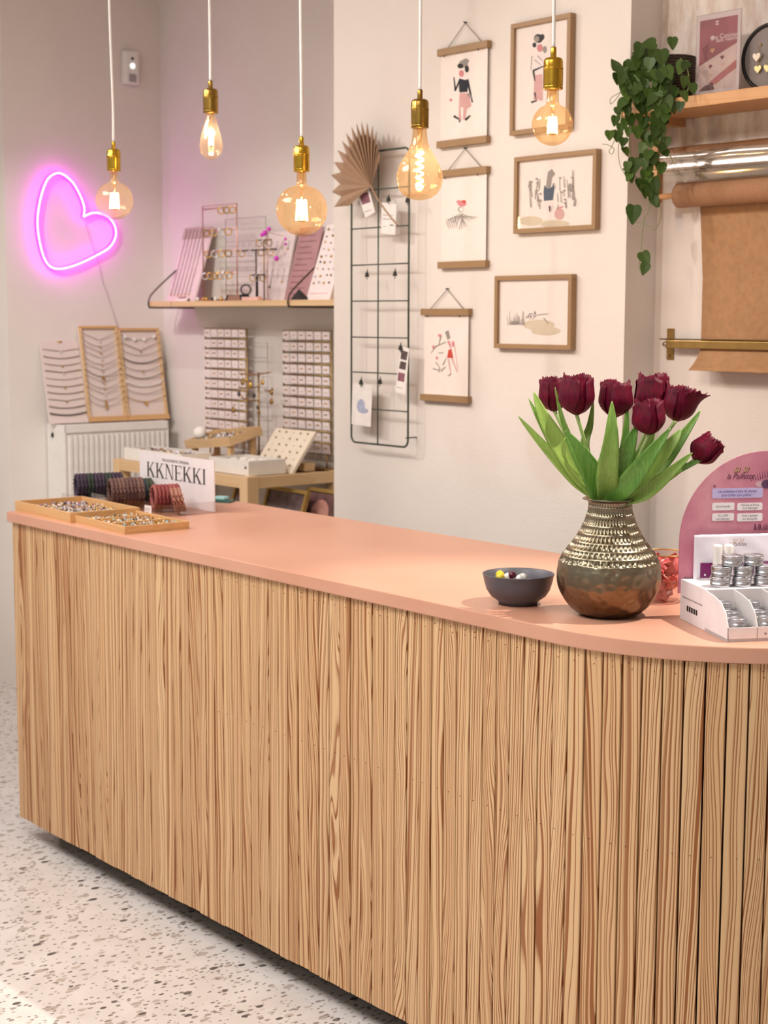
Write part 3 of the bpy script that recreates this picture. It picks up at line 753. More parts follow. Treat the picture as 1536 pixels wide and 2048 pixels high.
for k in range(9):
    a = apx(1509+k*3.4, 1060); b = apx(1509+k*3.4+R.uniform(-3, 3), 1049+R.uniform(-3, 3))
    MB().add([(a[0]-.001, a[1], .0036), (a[0]+.001, a[1], .0036), (b[0]+.0004, b[1], .0036), (b[0]-.0004, b[1], .0036)], [(0, 1, 2, 3)], AM).build('printed_lash', PLUM, ac)
# text on the side of the box
SDM = DM @ Matrix(((0, 0, -1, -.0004), (-1, 0, 0, 0), (0, 1, 0, 0), (0, 0, 0, 1)))   # x: toward front, y up, normal -width
text('Rejoins-nous sur les réseaux sociaux', .0065, DG, ds, SDM @ T((-.168, .046, 0)), 'printed_text')
for k in range(5):
    xx = -.190+k*.011
    MB().box(xx-.0036, xx+.0036, .022, .032, 0, .0004, SDM).build('printed_icon', INK, ds)
text('+', .012, DG, ds, DM @ Matrix(((1, 0, 0, .072), (0, 0, -1, -.0006), (0, 1, 0, .013), (0, 0, 0, 1))), 'printed_text')
ptext('Rejoins', 1380, 1156, 6, DG)
# refill pouches standing against the card
PO = M('pouch_foil', '#e9e4ee', .22, 0, .05, 25, .6); POB = M('pouch_purple', '#7a1f62', .4)
def pouch(x0, y0, x1, y1, d, lab):
    a = apx(x0, y1); b = apx(x1, y0)
    root = thing('refill_pouch', lab, 'pouch', AM @ V(((a[0]+b[0])/2, .078, d)), 'clear refill pouches on the display')
    A0 = max(a[1], .0785)
    h = b[1]-A0
    def fn(u, v): return AM @ V((a[0]+(b[0]-a[0])*u, A0+h*v, d+.004+.004*math.sin(PI*u)*math.sin(PI*v)+.0012*math.sin(u*23+v*9)*math.sin(PI*u)*math.sin(PI*v)))
    MB().surf(fn, 24, 16).build('bag', PO, root, solid=.0006)
    def fn2(u, v): return AM @ V((a[0]+(b[0]-a[0])*(.06+.92*u), A0+h*(.02+.34*v), d+.006+.004*math.sin(PI*u)))
    MB().surf(fn2, 12, 4).build('label_band', POB, root)
    for q in range(5):
        MB().prism([(a[0]+(b[0]-a[0])*(.1+.085*q)+.0022*math.cos(2*PI*k/10), A0+h*(.09+.03*(q % 2)+.03*q*.5)+.0022*math.sin(2*PI*k/10)) for k in range(10)], d+.0078+.0022*math.sin(PI*min(.5, .1+.085*q)), d+.0082+.0022*math.sin(PI*min(.5, .1+.085*q)), AM).build('printed_dot', PWH, root)
    return root
p1 = pouch(1383, 1064, 1600, 1172, .006, 'white foil refill pouch with purple band leaning on the pink arched card')
c = apx(1468, 1080)
text('SI SI', .0115, GINK, p1, AM @ T((c[0], c[1], .0195)), 'printed_logo', 'CENTER', .35, 1.2)
text('la Paillette', .011, PLUM, p1, AM @ T((c[0], c[1]-.006, .0195)), 'printed_logo', 'CENTER', .4, .8)
# white tubes
for k, (x, lab) in enumerate(((1424, 'white balm tube nearest the left edge of the pouch'), (1446, 'white balm tube partly behind the stacked tins'))):
    a = apx(x, 1160)
    q = AM @ V((a[0], .078, .026))
    MB_ = MB().lathe([(.0085, 0), (.0088, .002), (.0088, .064), (.0078, .0675), (.004, .069), (.0004, .0692)], 20, T(q)).build('balm_tube', WHC)
    tag(MB_, lab, 'tube', 'white balm tubes')
# tins
def tin_parts(r, h):
    hb = h*.52
    body = MB().lathe([(r*.93, 0), (r*.965, .0012), (r*.965, hb)], 30)
    lid = MB().lathe([(r*.965, hb), (r, hb+.0004), (r, hb+.0016), (r*.985, hb+.0022), (r*.985, h*.80), (r, h*.82), (r, h*.9), (r*.98, h-.0006), (r*.93, h), (r*.90, h-.0008), (r*.4, h-.0009), (.0004, h-.0009)], 30)
    return body.mesh('body', ALU, V()), lid.mesh('lid', ALU, V())
def tin(me, p, lab, group, spin=0):
    root = thing('glitter_tin', lab, 'tin', p, group)
    inst('body', me[0], root, T(p) @ Matrix.Rotation(spin, 4, 'Z')); inst('lid', me[1], root, T(p) @ Matrix.Rotation(spin, 4, 'Z'))
TB = tin_parts(.0195, .0195); TS = tin_parts(.0150, .0165)
rows = ['left', 'middle', 'right']
for k in range(3):
    q = D(.040+.0425*k, .134, .078)
    tin(TB, q, f'silver tin at the bottom of the {["left","second","third"][k]} column on top of the display', 'round tins stacked on the display')
    tin(TB, q+V((0, 0, .0195))+DW*.002, f'silver tin resting on another in the {["left","second","third"][k]} column on the display', 'round tins stacked on the display')
for k in range(2):
    q = D(.0635+.0425*k, .137, .117)
    tin(TB, q, f'{["left","right"][k]} one of the two topmost silver tins on the display', 'round tins stacked on the display')
for k in range(6):
    for j in range(3):
        for l in range(2):
            q = D(.029+.0555*k, .026+.032*j, .006+.0165*l+ (.018 if j == 2 else (.006 if j == 1 else 0)))
            tin(TS, q, ['small tin in the front row of the display tray, %s compartment, %s', 'small tin in the middle row of the display tray, %s compartment, %s', 'small tin in the back row of the display tray, %s compartment, %s'][j] % (['left', 'second', 'third', 'fourth', 'fifth', 'sixth'][k], ['lower', 'upper'][l]), 'small tins in the display tray')
for k in range(6):
    for j in (1, 2): MB().box(.004+.0555*k, .053+.0555*k, .010+.032*j, .042+.032*j-.001, .006, .006+(.018 if j == 2 else .006), DM).build('tray_step', CARDIN, ds)

# ------------------------------------------------------------------ jewellery trays
def stones(mats, region, n, z, size, names, label, surfz=None):
    """mixed tiny jewellery nobody could count: one object per metal or stone colour"""
    mbs = [MB() for _ in mats]
    for k in range(n):
        u, v = R.random(), R.random(); p = region(u, v); i = R.randrange(len(mats)); s_ = size*R.uniform(.7, 1.25)
        p = V(p)+V((0, 0, s_*.5+R.uniform(0, size*.8)))
        if i == 0 or R.random() < .3:
            Mx = T(p) @ Euler((R.uniform(0, 3), R.uniform(0, 3), 0)).to_matrix().to_4x4()
            mbs[i].tube([(s_*math.cos(2*PI*q/8), s_*math.sin(2*PI*q/8), 0) for q in range(8)], s_*.3, 4, True, Mx)
        else: mbs[i].ball(p, s_*.75, 6, 4)
    for mb, m_, nm in zip(mbs, mats, names):
        if mb.v:
            o = mb.build(nm, m_, kind='stuff'); o['label'] = label % nm.replace('_', ' '); o['category'] = 'jewellery'
def tray(L, F, Rr, h, ztop, lab, dividers):
    """open box from three top corners: left, front, right"""
    a = U(*L, 'z', ztop); f = U(*F, 'z', ztop); r = U(*Rr, 'z', ztop)
    X = (f-a); lx = X.length; X.normalize(); Y = (r-f); ly = abs(Y.dot(V((-X.y, X.x, 0)))); Y = V((-X.y, X.x, 0))
    o = V((a.x, a.y, ztop-h)); Mx = frame(o, X, Y); t = .007
    root = thing('jewellery_tray', lab, 'tray', o+X*lx/2+Y*ly/2, 'wooden jewellery trays on the counter')
    MB().box(0, lx, 0, ly, 0, .005, Mx).build('base', TRAYW, root)
    MB().box(0, lx, 0, t, .005, h, Mx).build('side', TRAYW, root, bevel=.0008); MB().box(0, lx, ly-t, ly, .005, h, Mx).build('side', TRAYW, root, bevel=.0008)
    MB().box(0, t, t, ly-t, .005, h, Mx).build('side', TRAYY, root, bevel=.0008); MB().box(lx-t, lx, t, ly-t, .005, h, Mx).build('side', TRAYY, root, bevel=.0008)
    for d in dividers: MB().box(lx*d-t/2, lx*d+t/2, t, ly-t, .005, h*.9, Mx).build('divider', TRAYY, root)
    return Mx, lx, ly
Mx, lx, ly = tray((30, 1001.5), (140, 1026), (265, 1012), .029, 1.029, 'larger wooden tray of mixed jewellery at the far left counter end', [])
stones([SILVER, GOLD, STONEW, STONEP, STONEK], lambda u, v: Mx @ V((.012+(lx-.024)*u, .012+(ly-.024)*v, .010)), 520, 0, .0045, ['silver_rings', 'gold_rings', 'pearl_beads', 'violet_beads', 'dark_beads'], 'heap of tiny %s in the larger wooden tray')
Mx2, lx2, ly2 = tray((141, 1029), (249, 1053.5), (362, 1039), .021, 1.021, 'shallow divided wooden jewellery tray, the nearer of the two', [.34, .68])
stones([GOLD, SILVER, STONEW, STONEB, STONEK], lambda u, v: Mx2 @ V((.012+(lx2-.024)*u, .012+(ly2-.024)*v, .008)), 420, 0, .0042, ['gold_studs', 'silver_studs', 'white_beads', 'aqua_beads', 'black_beads'], 'scatter of tiny %s in the shallow divided tray')

# ------------------------------------------------------------------ hair tie display with sign
SR = U(429, 1026, 'z', 1.0)
SYY = SR.y; SLx = U(279, 903, 'y', SYY).x; STz = (U(279, 903, 'y', SYY).z+U(428, 921, 'y', SYY).z)/2
kk = thing('hair_tie_stand', 'clear acrylic hair tie stand with white lettered sign card', 'display stand', ((SLx+SR.x)/2, SYY-.06, 1))
MB().box(SLx, SR.x, SYY, SYY+.003, 1.003, STz).build('sign_card', M('sign_card_white', '#efe6e6', .5, 0, .02), kk)
FY = SYY-.175
MB().box(SLx, SR.x, FY, SYY+.004, 1.0, 1.003).build('acrylic_base', ACRYL, kk)
MB().box(SLx, SR.x, FY, FY+.002, 1.003, 1.035).build('acrylic_front', ACRYL, kk)
for x in (SLx, SLx+(SR.x-SLx)*.5, SR.x-.002): MB().box(x, x+.002, FY+.002, SYY, 1.003, 1.035).build('acrylic_divider', ACRYL, kk)
MB().box(SLx-.17, SLx-.004, FY-.01, SYY-.02, 1.0, 1.003).build('acrylic_base', ACRYL, kk)
MB().box(SLx-.17, SLx-.004, FY-.01, FY-.008, 1.003, 1.02).build('acrylic_front', ACRYL, kk)
def serif(ch, w=1.0):
    """simple high-contrast serif capitals on a unit height"""
    T_, t_, sf = .13, .045, .03; q = []
    def stem(x, th): q.append([(x, 0), (x+th, 0), (x+th, 1), (x, 1)]); q.append([(x-.07, 0), (x+th+.07, 0), (x+th+.07, sf), (x-.07, sf)]); q.append([(x-.07, 1-sf), (x+th+.07, 1-sf), (x+th+.07, 1), (x-.07, 1)])
    if ch == 'I': stem(.08, T_); return q, .3
    if ch == 'K':
        stem(.08, T_); q.append([(.20, .44), (.24, .40), (.62, .97), (.58, .99)]); q.append([(.30, .52), (.40, .62), (.74, .03), (.58, .03)])
        q.append([(.5, 1-sf), (.74, 1-sf), (.74, 1), (.5, 1)]); q.append([(.5, 0), (.84, 0), (.84, sf), (.5, sf)]); return q, .84
    if ch == 'N':
        q.append([(.10, 0), (.10+t_, 0), (.10+t_, 1), (.10, 1)]); q.append([(.66, 0), (.66+t_, 0), (.66+t_, 1), (.66, 1)]); q.append([(.08, 1), (.24, 1), (.70, 0), (.62, 0)])
        q.append([(.02, 0), (.24, 0), (.24, sf), (.02, sf)]); q.append([(.58, 1-sf), (.80, 1-sf), (.80, 1), (.58, 1)]); q.append([(.0, 1-sf), (.15, 1-sf), (.15, 1), (.0, 1)]); return q, .84
    stem(.08, T_)
    q.append([(.2, 0), (.64, 0), (.66, .2), (.63, .2), (.58, .04), (.2, .04)]); q.append([(.2, 1), (.62, 1), (.63, .82), (.60, .82), (.56, .96), (.2, .96)])
    q.append([(.2, .49), (.48, .49), (.48, .53), (.2, .53)]); q.append([(.46, .42), (.49, .42), (.49, .60), (.46, .60)]); return q, .72
word = 'KKNEKKI'; adv = []; tot = 0
for ch in word: adv.append(tot); tot += serif(ch)[1]+.02
LH = .046; LZ = STz-.075; LW = (SR.x-SLx)*.80
sgn = bpy.data.objects[kk.children[0].name]
for ch, a in zip(word, adv):
    mb = MB(); x0 = SLx+(SR.x-SLx)*.10
    for qi, poly in enumerate(serif(ch)[0]):
        pp = [(x0+(a+px_)/tot*LW, SYY-.0008-.00006*qi, LZ+py_*LH) for px_, py_ in poly]
        mb.add(pp, [tuple(range(len(pp)))])
    mb.build('letter', M('sign_ink', '#4a4240', .7), sgn)
FRM = Matrix(((1, 0, 0, (SLx+SR.x)/2+.0), (0, 0, -1, SYY-.001), (0, 1, 0, STz-.018), (0, 0, 0, 1)))
text('THE AUTHENTIC ORIGINAL', .0125, M('sign_ink', '#4a4240', .7), sgn, FRM, 'printed_text')
def tie_mesh(r, tr, mat, nm):
    mb = MB(); pts = []
    for k in range(36):
        a = 2*PI*k/36; w = 1+.035*math.sin(a*12); pts.append((r*1.0*math.cos(a)*w, .0012*math.sin(a*14), r*.92*math.sin(a)*w))
    mb.tube(pts, [tr*(1.0+.25*(k % 2)) for k in range(36)], 6, True); return mb.mesh(nm, mat, V())
def fabric(nm, a, b):
    s = NT(nm); tc = s.coord(); w = s.n('ShaderNodeTexWave'); w.inputs['Scale'].default_value = 90; w.inputs['Distortion'].default_value = 3; s.l(tc, w.inputs['Vector'])
    s.l(s.ramp(w.outputs['Fac'], [(.35, lin(a)), (.6, lin(b))]), s.b.inputs['Base Color']); s.b.inputs['Roughness'].default_value = .8; return s.m
rolls = [ # x fraction, y offset start, count, radius, fabrics, label
 (-.26, .000, 13, .038, [('#2a2128', '#4d3a52'), ('#232324', '#3a4a3c')], 'dark purple and green braided hair tie in the left roll'),
 (.14, .085, 7, .034, [('#1f2f3a', '#2f5066'), ('#2c2a26', '#4b5a40')], 'dark teal braided hair tie in the roll nearest the sign'),
 (.30, -.014, 9, .041, [('#3a2426', '#7c5a52'), ('#442a2c', '#8d6a5c')], 'brown and maroon braided hair tie in the middle roll'),
 (.68, .04, 7, .036, [('#5a1f27', '#a8514e'), ('#6d2a30', '#b4685c')], 'red braided hair tie in the right roll'),
 (.90, .05, 3, .034, [('#6a2b2c', '#c08a70'), ('#7a2f33', '#c79a80')], 'red and cream braided hair tie leaning at the right end'),
]
for ri, (fx, oy, n, r, fabs, lab) in enumerate(rolls):
    mats = [fabric('braid_%d_%d' % (ri, k), *f) for k, f in enumerate(fabs)]
    mes = [tie_mesh(r, .0054, m_, 'hair_tie') for m_ in mats]
    for k in range(n):
        p = V((SLx+(SR.x-SLx)*fx+.002*k*0, FY+.012+oy+.0112*k, 1.003+r*.92+.0065))
        rot = Matrix.Rotation(-.35 if ri != 4 else -.9, 4, 'Z') if ri != 4 else Matrix.Rotation(-.5, 4, 'Z') @ Matrix.Rotation(.25, 4, 'X')
        if ri == 4: p = p+V((0.0, 0, .002))
        o = inst('hair_tie', mes[(k*7+ri) % 5 % 2], None, T(p+V((R.uniform(-.001, .001)+.003*k, 0, 0))) @ rot)
        tag(o, lab+', %s from the front' % ['first', 'second', 'third', 'fourth', 'fifth', 'sixth', 'seventh', 'eighth', 'ninth', 'tenth', 'eleventh', 'twelfth', 'last'][k], 'hair tie', 'braided hair ties roll %s' % ['left', 'back', 'middle', 'right', 'end'][ri])
pt = thing('price_ticket', 'small white price ticket standing in front of the brown hair ties', 'price tag', U(297, 1030, 'z', 1.0))
q = ORG[pt.name]
MB().box(q.x-.02, q.x+.018, q.y-.001, q.y, 1.0, 1.028).build('card', WHITE, pt)
for k in range(3): MB().box(q.x-.015, q.x+.012-.004*k, q.y-.0016, q.y-.0011, 1.019-.006*k, 1.0205-.006*k).build('printed_line', INKG, pt)
# aqua packet
q = U(447, 1004, 'z', 1.0)
pk = thing('aqua_packet', 'small aqua and green packet lying by the sign on the counter', 'packet', q)
MB().box(-.03, .03, -.022, .022, 0, .006, T(q) @ Matrix.Rotation(.5, 4, 'Z')).build('card', M('dark_green_card', '#3f6a66', .6), pk)
MB().box(-.028, .012, -.016, .016, .006, .018, T(q) @ Matrix.Rotation(.5, 4, 'Z')).build('beads', M('aqua_beads', '#9fd6da', .3), pk, bevel=.004)

# ------------------------------------------------------------------ neon heart, its cable, and the sensor on the left wall
hp = [(565, 1480), (568, 1410), (530, 1310), (478, 1232), (400, 1182), (330, 1212), (290, 1290), (262, 1400), (250, 1520), (265, 1650), (300, 1770), (352, 1828), (430, 1832), (530, 1802), (650, 1745), (740, 1690), (782, 1620), (780, 1550), (742, 1490), (680, 1458), (620, 1455)]
pts = [U(x*.293, y*.293, 'x', LX+.035) for x, y in hp]
cl = spline(pts+[pts[0]], 6)[:-1]
ne = thing('neon_heart', 'glowing magenta neon heart sign on the left wall', 'neon sign', pts[11])
MB().tube(cl, .0085, 8, True).build('tube', glow('neon_magenta', '#ff1cff', 10), ne)
MB().tube([p+V((.0055, 0, 0)) for p in cl], .0042, 6, True).build('bright_core', glow('neon_core', '#ffc9ff', 3.0), ne)
mb = MB().tube([p+V((-.0105, 0, 0)) for p in cl], .006, 5, True); mb.build('backing_strip', clear('clear_backing', '#f0e8f0', .1, .1, .05), ne)
for k in (20, 70, 105): MB().tube([cl[k]+V((-.0105, 0, 0)), V((LX, cl[k].y, cl[k].z))], .003, 6).build('standoff', ACRYL, ne)
cb = spline([U(x, y, 'x', LX+.006) for x, y in [(170, 445), (178, 470), (188, 500), (197, 525), (204, 560), (215, 590), (226, 625), (238, 660)]], 5)
cb[0] = cb[0]
MB().tube(cb, .0016, 6).build('cable', M('clear_grey_cable', '#c9bfbd', .5), ne)
a = U(250, 99, 'x', LX+.04); b = U(280, 170, 'x', LX+.04)
sn = thing('motion_sensor', 'small white security sensor box high on the left wall', 'sensor', (LX, (a.y+b.y)/2, b.z))
MB().box(LX, LX+.04, a.y, b.y, b.z, a.z).build('housing', WPAINT, sn, bevel=.008)
FL = Matrix(((0, 0, 1, LX+.0402), (1, 0, 0, (a.y+b.y)/2), (0, 1, 0, 0), (0, 0, 0, 1)))
def disc(r, z): return [(r*math.cos(2*PI*k/18), z+r*math.sin(2*PI*k/18)) for k in range(18)]
hz = a.z-b.z
MB().prism(disc(.006, b.z+hz*.76), 0, .002, FL).build('lens', BLACKM, sn)
MB().prism(disc(.0115, b.z+hz*.54), 0, .003, FL).build('indicator', glow('sensor_led', '#ffffff', 1.6), sn)
MB().box(-.017, .017, b.z+hz*.06, b.z+hz*.30, 0, .0015, FL).build('detector_window', M('sensor_grey', '#a9a1a3', .4), sn)

# ------------------------------------------------------------------ radiator
RX = LX+.165
ra = U(130, 866, 'x', RX); rb = U(337, 856, 'x', RX); RZ = (U(130, 847, 'x', RX).z+U(337, 845, 'x', RX).z)/2
ry0, ry1 = ra.y, rb.y
rd = thing('radiator', 'tall white panel radiator with vertical ribs under the necklace boards', 'radiator', ((RX+LX)/2, (ry0+ry1)/2, 0))
z0 = .14
MB().box(LX+.05, RX-.008, ry0+.004, ry1-.004, z0, RZ-.012).build('panel', WPAINT, rd)
MB().box(LX+.006, RX, ry0, ry0+.004, z0, RZ).build('side_cover', WPAINT, rd); MB().box(LX+.035, RX, ry1-.004, ry1, z0, RZ).build('side_cover', WPAINT, rd)
MB().box(RX-.006, RX, ry0, ry1, RZ-.034, RZ).build('top_rail', WPAINT, rd, bevel=.002)
for k in range(18):
    x = LX+.045+(RX-LX-.06)*k/18; MB().box(x, x+.0035, ry0+.004, ry1-.004, RZ-.008, RZ-.001).build('grille_bar', WPAINT, rd)
NR = 19; w = (ry1-ry0-.03)/NR
rib = MB().prism([(-w*.34, 0), (-w*.22, .010), (w*.22, .010), (w*.34, 0)], z0+.02, RZ-.045, Matrix(((0, 1, 0, 0), (1, 0, 0, 0), (0, 0, 1, 0), (0, 0, 0, 1)))).mesh('rib', WPAINT, V())
for k in range(NR): inst('rib', rib, rd, T((RX-.008, ry0+.015+w*(k+.5), 0)))
for yy in (ry0+.06, ry1-.06): MB().tube([(LX+.1, yy, 0), (LX+.1, yy, z0+.02)], .009, 10).build('pipe', WPAINT, rd)
MB().box(LX, LX+.05, ry0+.1, ry0+.13, .4, .9).build('wall_bracket', WPAINT, rd); MB().box(LX, LX+.05, ry1-.13, ry1-.1, .4, .9).build('wall_bracket', WPAINT, rd)
v_ = U(106, 864, 'y', ry0)
MB().tube([(v_.x, ry0-.001, v_.z+.012), (v_.x, ry0-.002, v_.z-.004)], .004, 8).build('vent_loop', M('vent_white', '#d9d4cd', .5), rd)
MB().tube([(v_.x, ry0-.003, v_.z-.004), (v_.x, ry0-.003, v_.z-.022)], [.0055, .0065], 10).build('vent_plug', BLACKM, rd)

# ------------------------------------------------------------------ necklace boards on the radiator
LINEN = M('linen_board', '#e6d6cf', .85, 0, .05, 300, .2); CHAIN = M('necklace_chain', '#a08e7d', .35, .7, .15, 300); DKCH = M('dark_necklace', '#6d625a', .5, .3, .2, 300)
TAUPE = M('taupe_beads', '#8f7f76', .5, 0, .2, 300)
def nboard(tl, tr, bl, br, framed, lab, specs, nm):
    zb = RZ+.001
    B0 = U(*bl, 'z', zb); B1 = U(*br, 'z', zb)
    y0 = B0.y; y1 = B1.y; xb = min(max((B0.x+B1.x)/2, LX+.085), RX-.03)
    B0 = U(*bl, 'x', xb); B1 = U(*br, 'x', xb); y0, y1 = B0.y, B1.y
    xt = LX+.012; zt = (U(*tl, 'x', xt).z+U(*tr, 'x', xt).z)/2
    upv = V((xt-xb, 0, zt-zb)); H = upv.length; WW = y1-y0
    Mx = frame((xb, y0, zb), (0, 1, 0), upv)    # x right, y up the board, z toward the room
    root = thing('necklace_board', lab, 'display board', (xb, (y0+y1)/2, zb), 'necklace boards on the radiator')
    MB().box(0, WW, 0, H, -.010, 0, Mx).build('board', LINEN, root)
    if framed:
        t = .011
        MB().box(0, WW, H-t, H, 0, .012, Mx).build('frame_rail', TRAYW, root); MB().box(0, WW, 0, t*2, 0, .02, Mx).build('frame_rail', TRAYW, root)
        MB().box(0, t, 2*t, H-t, 0, .012, Mx).build('frame_stile', PINEZ, root); MB().box(WW-t, WW, 2*t, H-t, 0, .012, Mx).build('frame_stile', PINEZ, root)
        for k in range(14):
            for xx in (t*.5, WW-t*.5): MB().tube([(xx, H*(.14+.8*k/14), .012), (xx, H*(.14+.8*k/14), .016)], .0018, 5, False, Mx).build('peg', GOLD, root)
    else:
        MB().tube([(WW*.45, H*.985, .001), (WW*.56, H*.985, .001)], .004, 6, False, Mx).build('clip', GOLD, root)
        MB().box(0, WW, 0, H*.06, 0, .012, Mx).build('foot', LINEN, root)
    mg = .013 if framed else .006
    for k, (f, sag, rad, mat, pend, lb) in enumerate(specs):
        zf = .0165 if framed else .005
        pts = [(mg*.5+(WW-mg)*u, H*(f-sag*(1-(2*u-1)**2 if pend != 'v' else 1-abs(2*u-1))), zf-.010*math.sin(PI*u)*(1 if framed else .2)) for u in [q/16 for q in range(17)]]
        nk = thing('necklace', lb, 'necklace', Mx @ V(pts[8]), nm)
        MB().tube(pts, rad, 5, False, Mx).build('chain', mat, nk)
        c = pts[8]
        if pend in ('drop', 'v'): MB().ball(Mx @ V((c[0], c[1]-.005, c[2]+.002)), .0042, 8, 6).build('pendant', GOLD if k % 3 else STONEW, nk)
        if pend == 'coin': MB().prism([(c[0]+.008*math.cos(2*PI*q/14), c[1]-.009+.008*math.sin(2*PI*q/14)) for q in range(14)], c[2], c[2]+.003, Mx).build('pendant', STONEW if k % 2 else GOLD, nk)
        if pend == 'pearls':
            for q in (2, 6, 10, 14):
                MB().ball(Mx @ V(pts[q]), .0085, 10, 6).build('pearl', STONEW, nk)
        if pend == 'bar': MB().box(c[0]-.004, c[0]+.004, c[1]-.04, c[1]-.002, c[2], c[2]+.003, Mx).build('pendant', GOLD, nk)
ords = ['top', 'second', 'third', 'fourth', 'fifth', 'sixth', 'seventh', 'eighth', 'ninth', 'tenth', 'eleventh', 'twelfth', 'bottom']
def mk(n, who, f0, f1, gen): return [(f0+(f1-f0)*k/(n-1),)+gen(k)+('%s necklace from the top on the %s' % (ords[k] if k < n-1 else 'last', who),) for k in range(n)]
nboard((81, 684), (150, 679), (100, 843), (175, 839), False, 'plain linen board of fine necklaces at the left on the radiator',
       mk(10, 'plain left board', .90, .13, lambda k: (.03, [.0012, .002, .0014, .002, .0012, .0016, .0018, .0014, .0024, .0034][k], [CHAIN, TAUPE, CHAIN, CHAIN, TAUPE, CHAIN, CHAIN, TAUPE, TAUPE, DKCH][k], ['v', '', 'drop', 'v', '', 'drop', '', 'v', '', ''][k])), 'necklaces on the plain board')
nboard((152, 652), (238, 653), (176, 839), (252, 839), True, 'wood framed board with V shaped gold chains, middle of the radiator',
       mk(12, 'middle framed board', .93, .24, lambda k: (.08, .0011 if k != 6 else .0018, CHAIN if k != 6 else TAUPE, ['v', 'drop', 'v', 'v', 'drop', 'v', 'coin', 'v', 'drop', 'v', 'bar', 'drop'][k])), 'necklaces on the middle board')
nboard((247, 657), (330, 657), (253, 839), (335, 839), True, 'wood framed board with pearl strand and pendant at the right on the radiator',
       mk(9, 'right framed board', .93, .26, lambda k: (.09 if k == 1 else .06, [.0012, .0016, .0012, .0026, .0014, .0024, .0034, .0012, .0018][k], [CHAIN, CHAIN, CHAIN, DKCH, TAUPE, TAUPE, STONEW, CHAIN, GOLD][k], ['pearls', 'v', '', '', 'drop', '', '', '', 'coin'][k])), 'necklaces on the right board')

# ------------------------------------------------------------------ picture wall: hanging posters and framed prints
PAPER = M('poster_paper', '#f4e9e1', .8, 0, .02)
def art(parent, y, shapes, base=0):
    """flat printed shapes given in photo pixels, laid on the sheet"""
    for k, (mat, poly) in enumerate(shapes):
        pp = [U(a_, b_, 'y', y) for a_, b_ in poly]; yy = y-.0003-.00008*k
        MB().add([(p.x, yy, p.z) for p in pp], [tuple(range(len(pp)))]).build('print', mat, parent)
def ell(x, y, rx, ry, n=14, t=0):
    return [(x+rx*math.cos(2*PI*k/n)*math.cos(t)-ry*math.sin(2*PI*k/n)*math.sin(t), y+rx*math.cos(2*PI*k/n)*math.sin(t)+ry*math.sin(2*PI*k/n)*math.cos(t)) for k in range(n)]
def stroke(a, b, w):
    dx, dy = b[0]-a[0], b[1]-a[1]; L = math.hypot(dx, dy) or 1; nx, ny = -dy/L*w/2, dx/L*w/2
    return [(a[0]+nx, a[1]+ny), (b[0]+nx*.5, b[1]+ny*.5), (b[0]-nx*.5, b[1]-ny*.5), (a[0]-nx, a[1]-ny)]
def poster(l, r, top, bot, peak, lab, shapes):
    """l, r: px x of the bar ends; top/bot: px y of the bars' centres at mid width"""
    yb = PY-.014; cx = (l+r)/2
    xl = U(l, (top+bot)/2, 'y', yb).x; xr = U(r, (top+bot)/2, 'y', yb).x; zt = U(cx, top, 'y', yb).z; zb_ = U(cx, bot, 'y', yb).z
    root = thing('hanging_poster', lab, 'poster', ((xl+xr)/2, PY, zb_-.012), 'posters hung from wooden bars')
    hb = .0105
    for z in (zt, zb_): MB().box(xl, xr, yb-.006, PY-.001, z-hb, z+hb).build('bar', OAKX, root, bevel=.001)
    MB().box(xl+.008, xr-.008, yb+.004, yb+.0048, zb_+hb*.5, zt-hb*.5).build('sheet', PAPER, root)
    pk = U(cx, peak, 'y', PY-.005); x1 = xl+(xr-xl)*.16; x2 = xl+(xr-xl)*.84
    MB().tube([(x1, PY-.008, zt+hb), (( x1+x2)/2, PY-.006, pk.z), (x2, PY-.008, zt+hb)], .0011, 5).build('hanging_cord', DKWIRE, root)
    MB().tube([((x1+x2)/2, PY, pk.z+.002), ((x1+x2)/2, PY-.012, pk.z+.002)], .0022, 6).build('nail', DKWIRE, root)
    for x in (x1, x2): MB().tube([(x, yb-.008, zt-hb), (x, yb-.008, zt-hb-.006)], .002, 6).build('cord_knot', DKWIRE, root)
    art(root, yb+.004, shapes)
    return root
girl1 = [(INKP, [(919, 186), (938, 186), (943, 212), (934, 218), (931, 240), (926, 240), (927, 216), (921, 214), (923, 240), (917, 240)]),
 (INKB, [(920, 157), (930, 160), (937, 158), (935, 184), (919, 185), (918, 174)]), (INKB, stroke((921, 158), (911, 181), 5)), (INKB, stroke((911, 182), (908, 154), 4)), (INKB, stroke((935, 160), (945, 205), 5)),
 (INKRP, ell(923, 147, 5, 7)), (INKG, ell(927, 128, 9, 8)), (INK, ell(921, 132, 6, 5)), (INK, ell(934, 138, 4, 7)), (INKG, ell(932, 122, 6, 5)), (INK, stroke((908, 232), (919, 239), 5)), (INK, stroke((931, 240), (941, 231), 5)), (INK, stroke((918, 244), (922, 240), 3)), (INKRP, ell(902, 200, 2.5, 3)), (INKG, stroke((937, 188), (944, 196), 7))]
poster(876, 976, 97, 284, 47, 'hanging poster of a figure in navy top and pink trousers, highest on its column', girl1)
bird = [(INKRP, ell(924, 407, 9, 6)), (INKRP, ell(918, 404, 5, 4)), (INKR, ell(928, 403, 4, 3)), (INKG, ell(922, 419, 6, 6)), (PAPER, ell(923, 419, 4.5, 4.5))]
for k in range(13):
    t = k/12; bird.append((INKG, stroke((921+R.uniform(-6, 6), 427+R.uniform(0, 8)), (892+t*64, 448-abs(t-.5)*34+R.uniform(-2, 14)), 1.6)))
for k in range(5): bird.append((INKG, stroke((893+k*4, 442-k*2.6), (899+k*4, 458-k), 1.3)))
poster(878, 974, 344, 529, 298, 'middle hanging poster with a red flowered head sketch', bird)
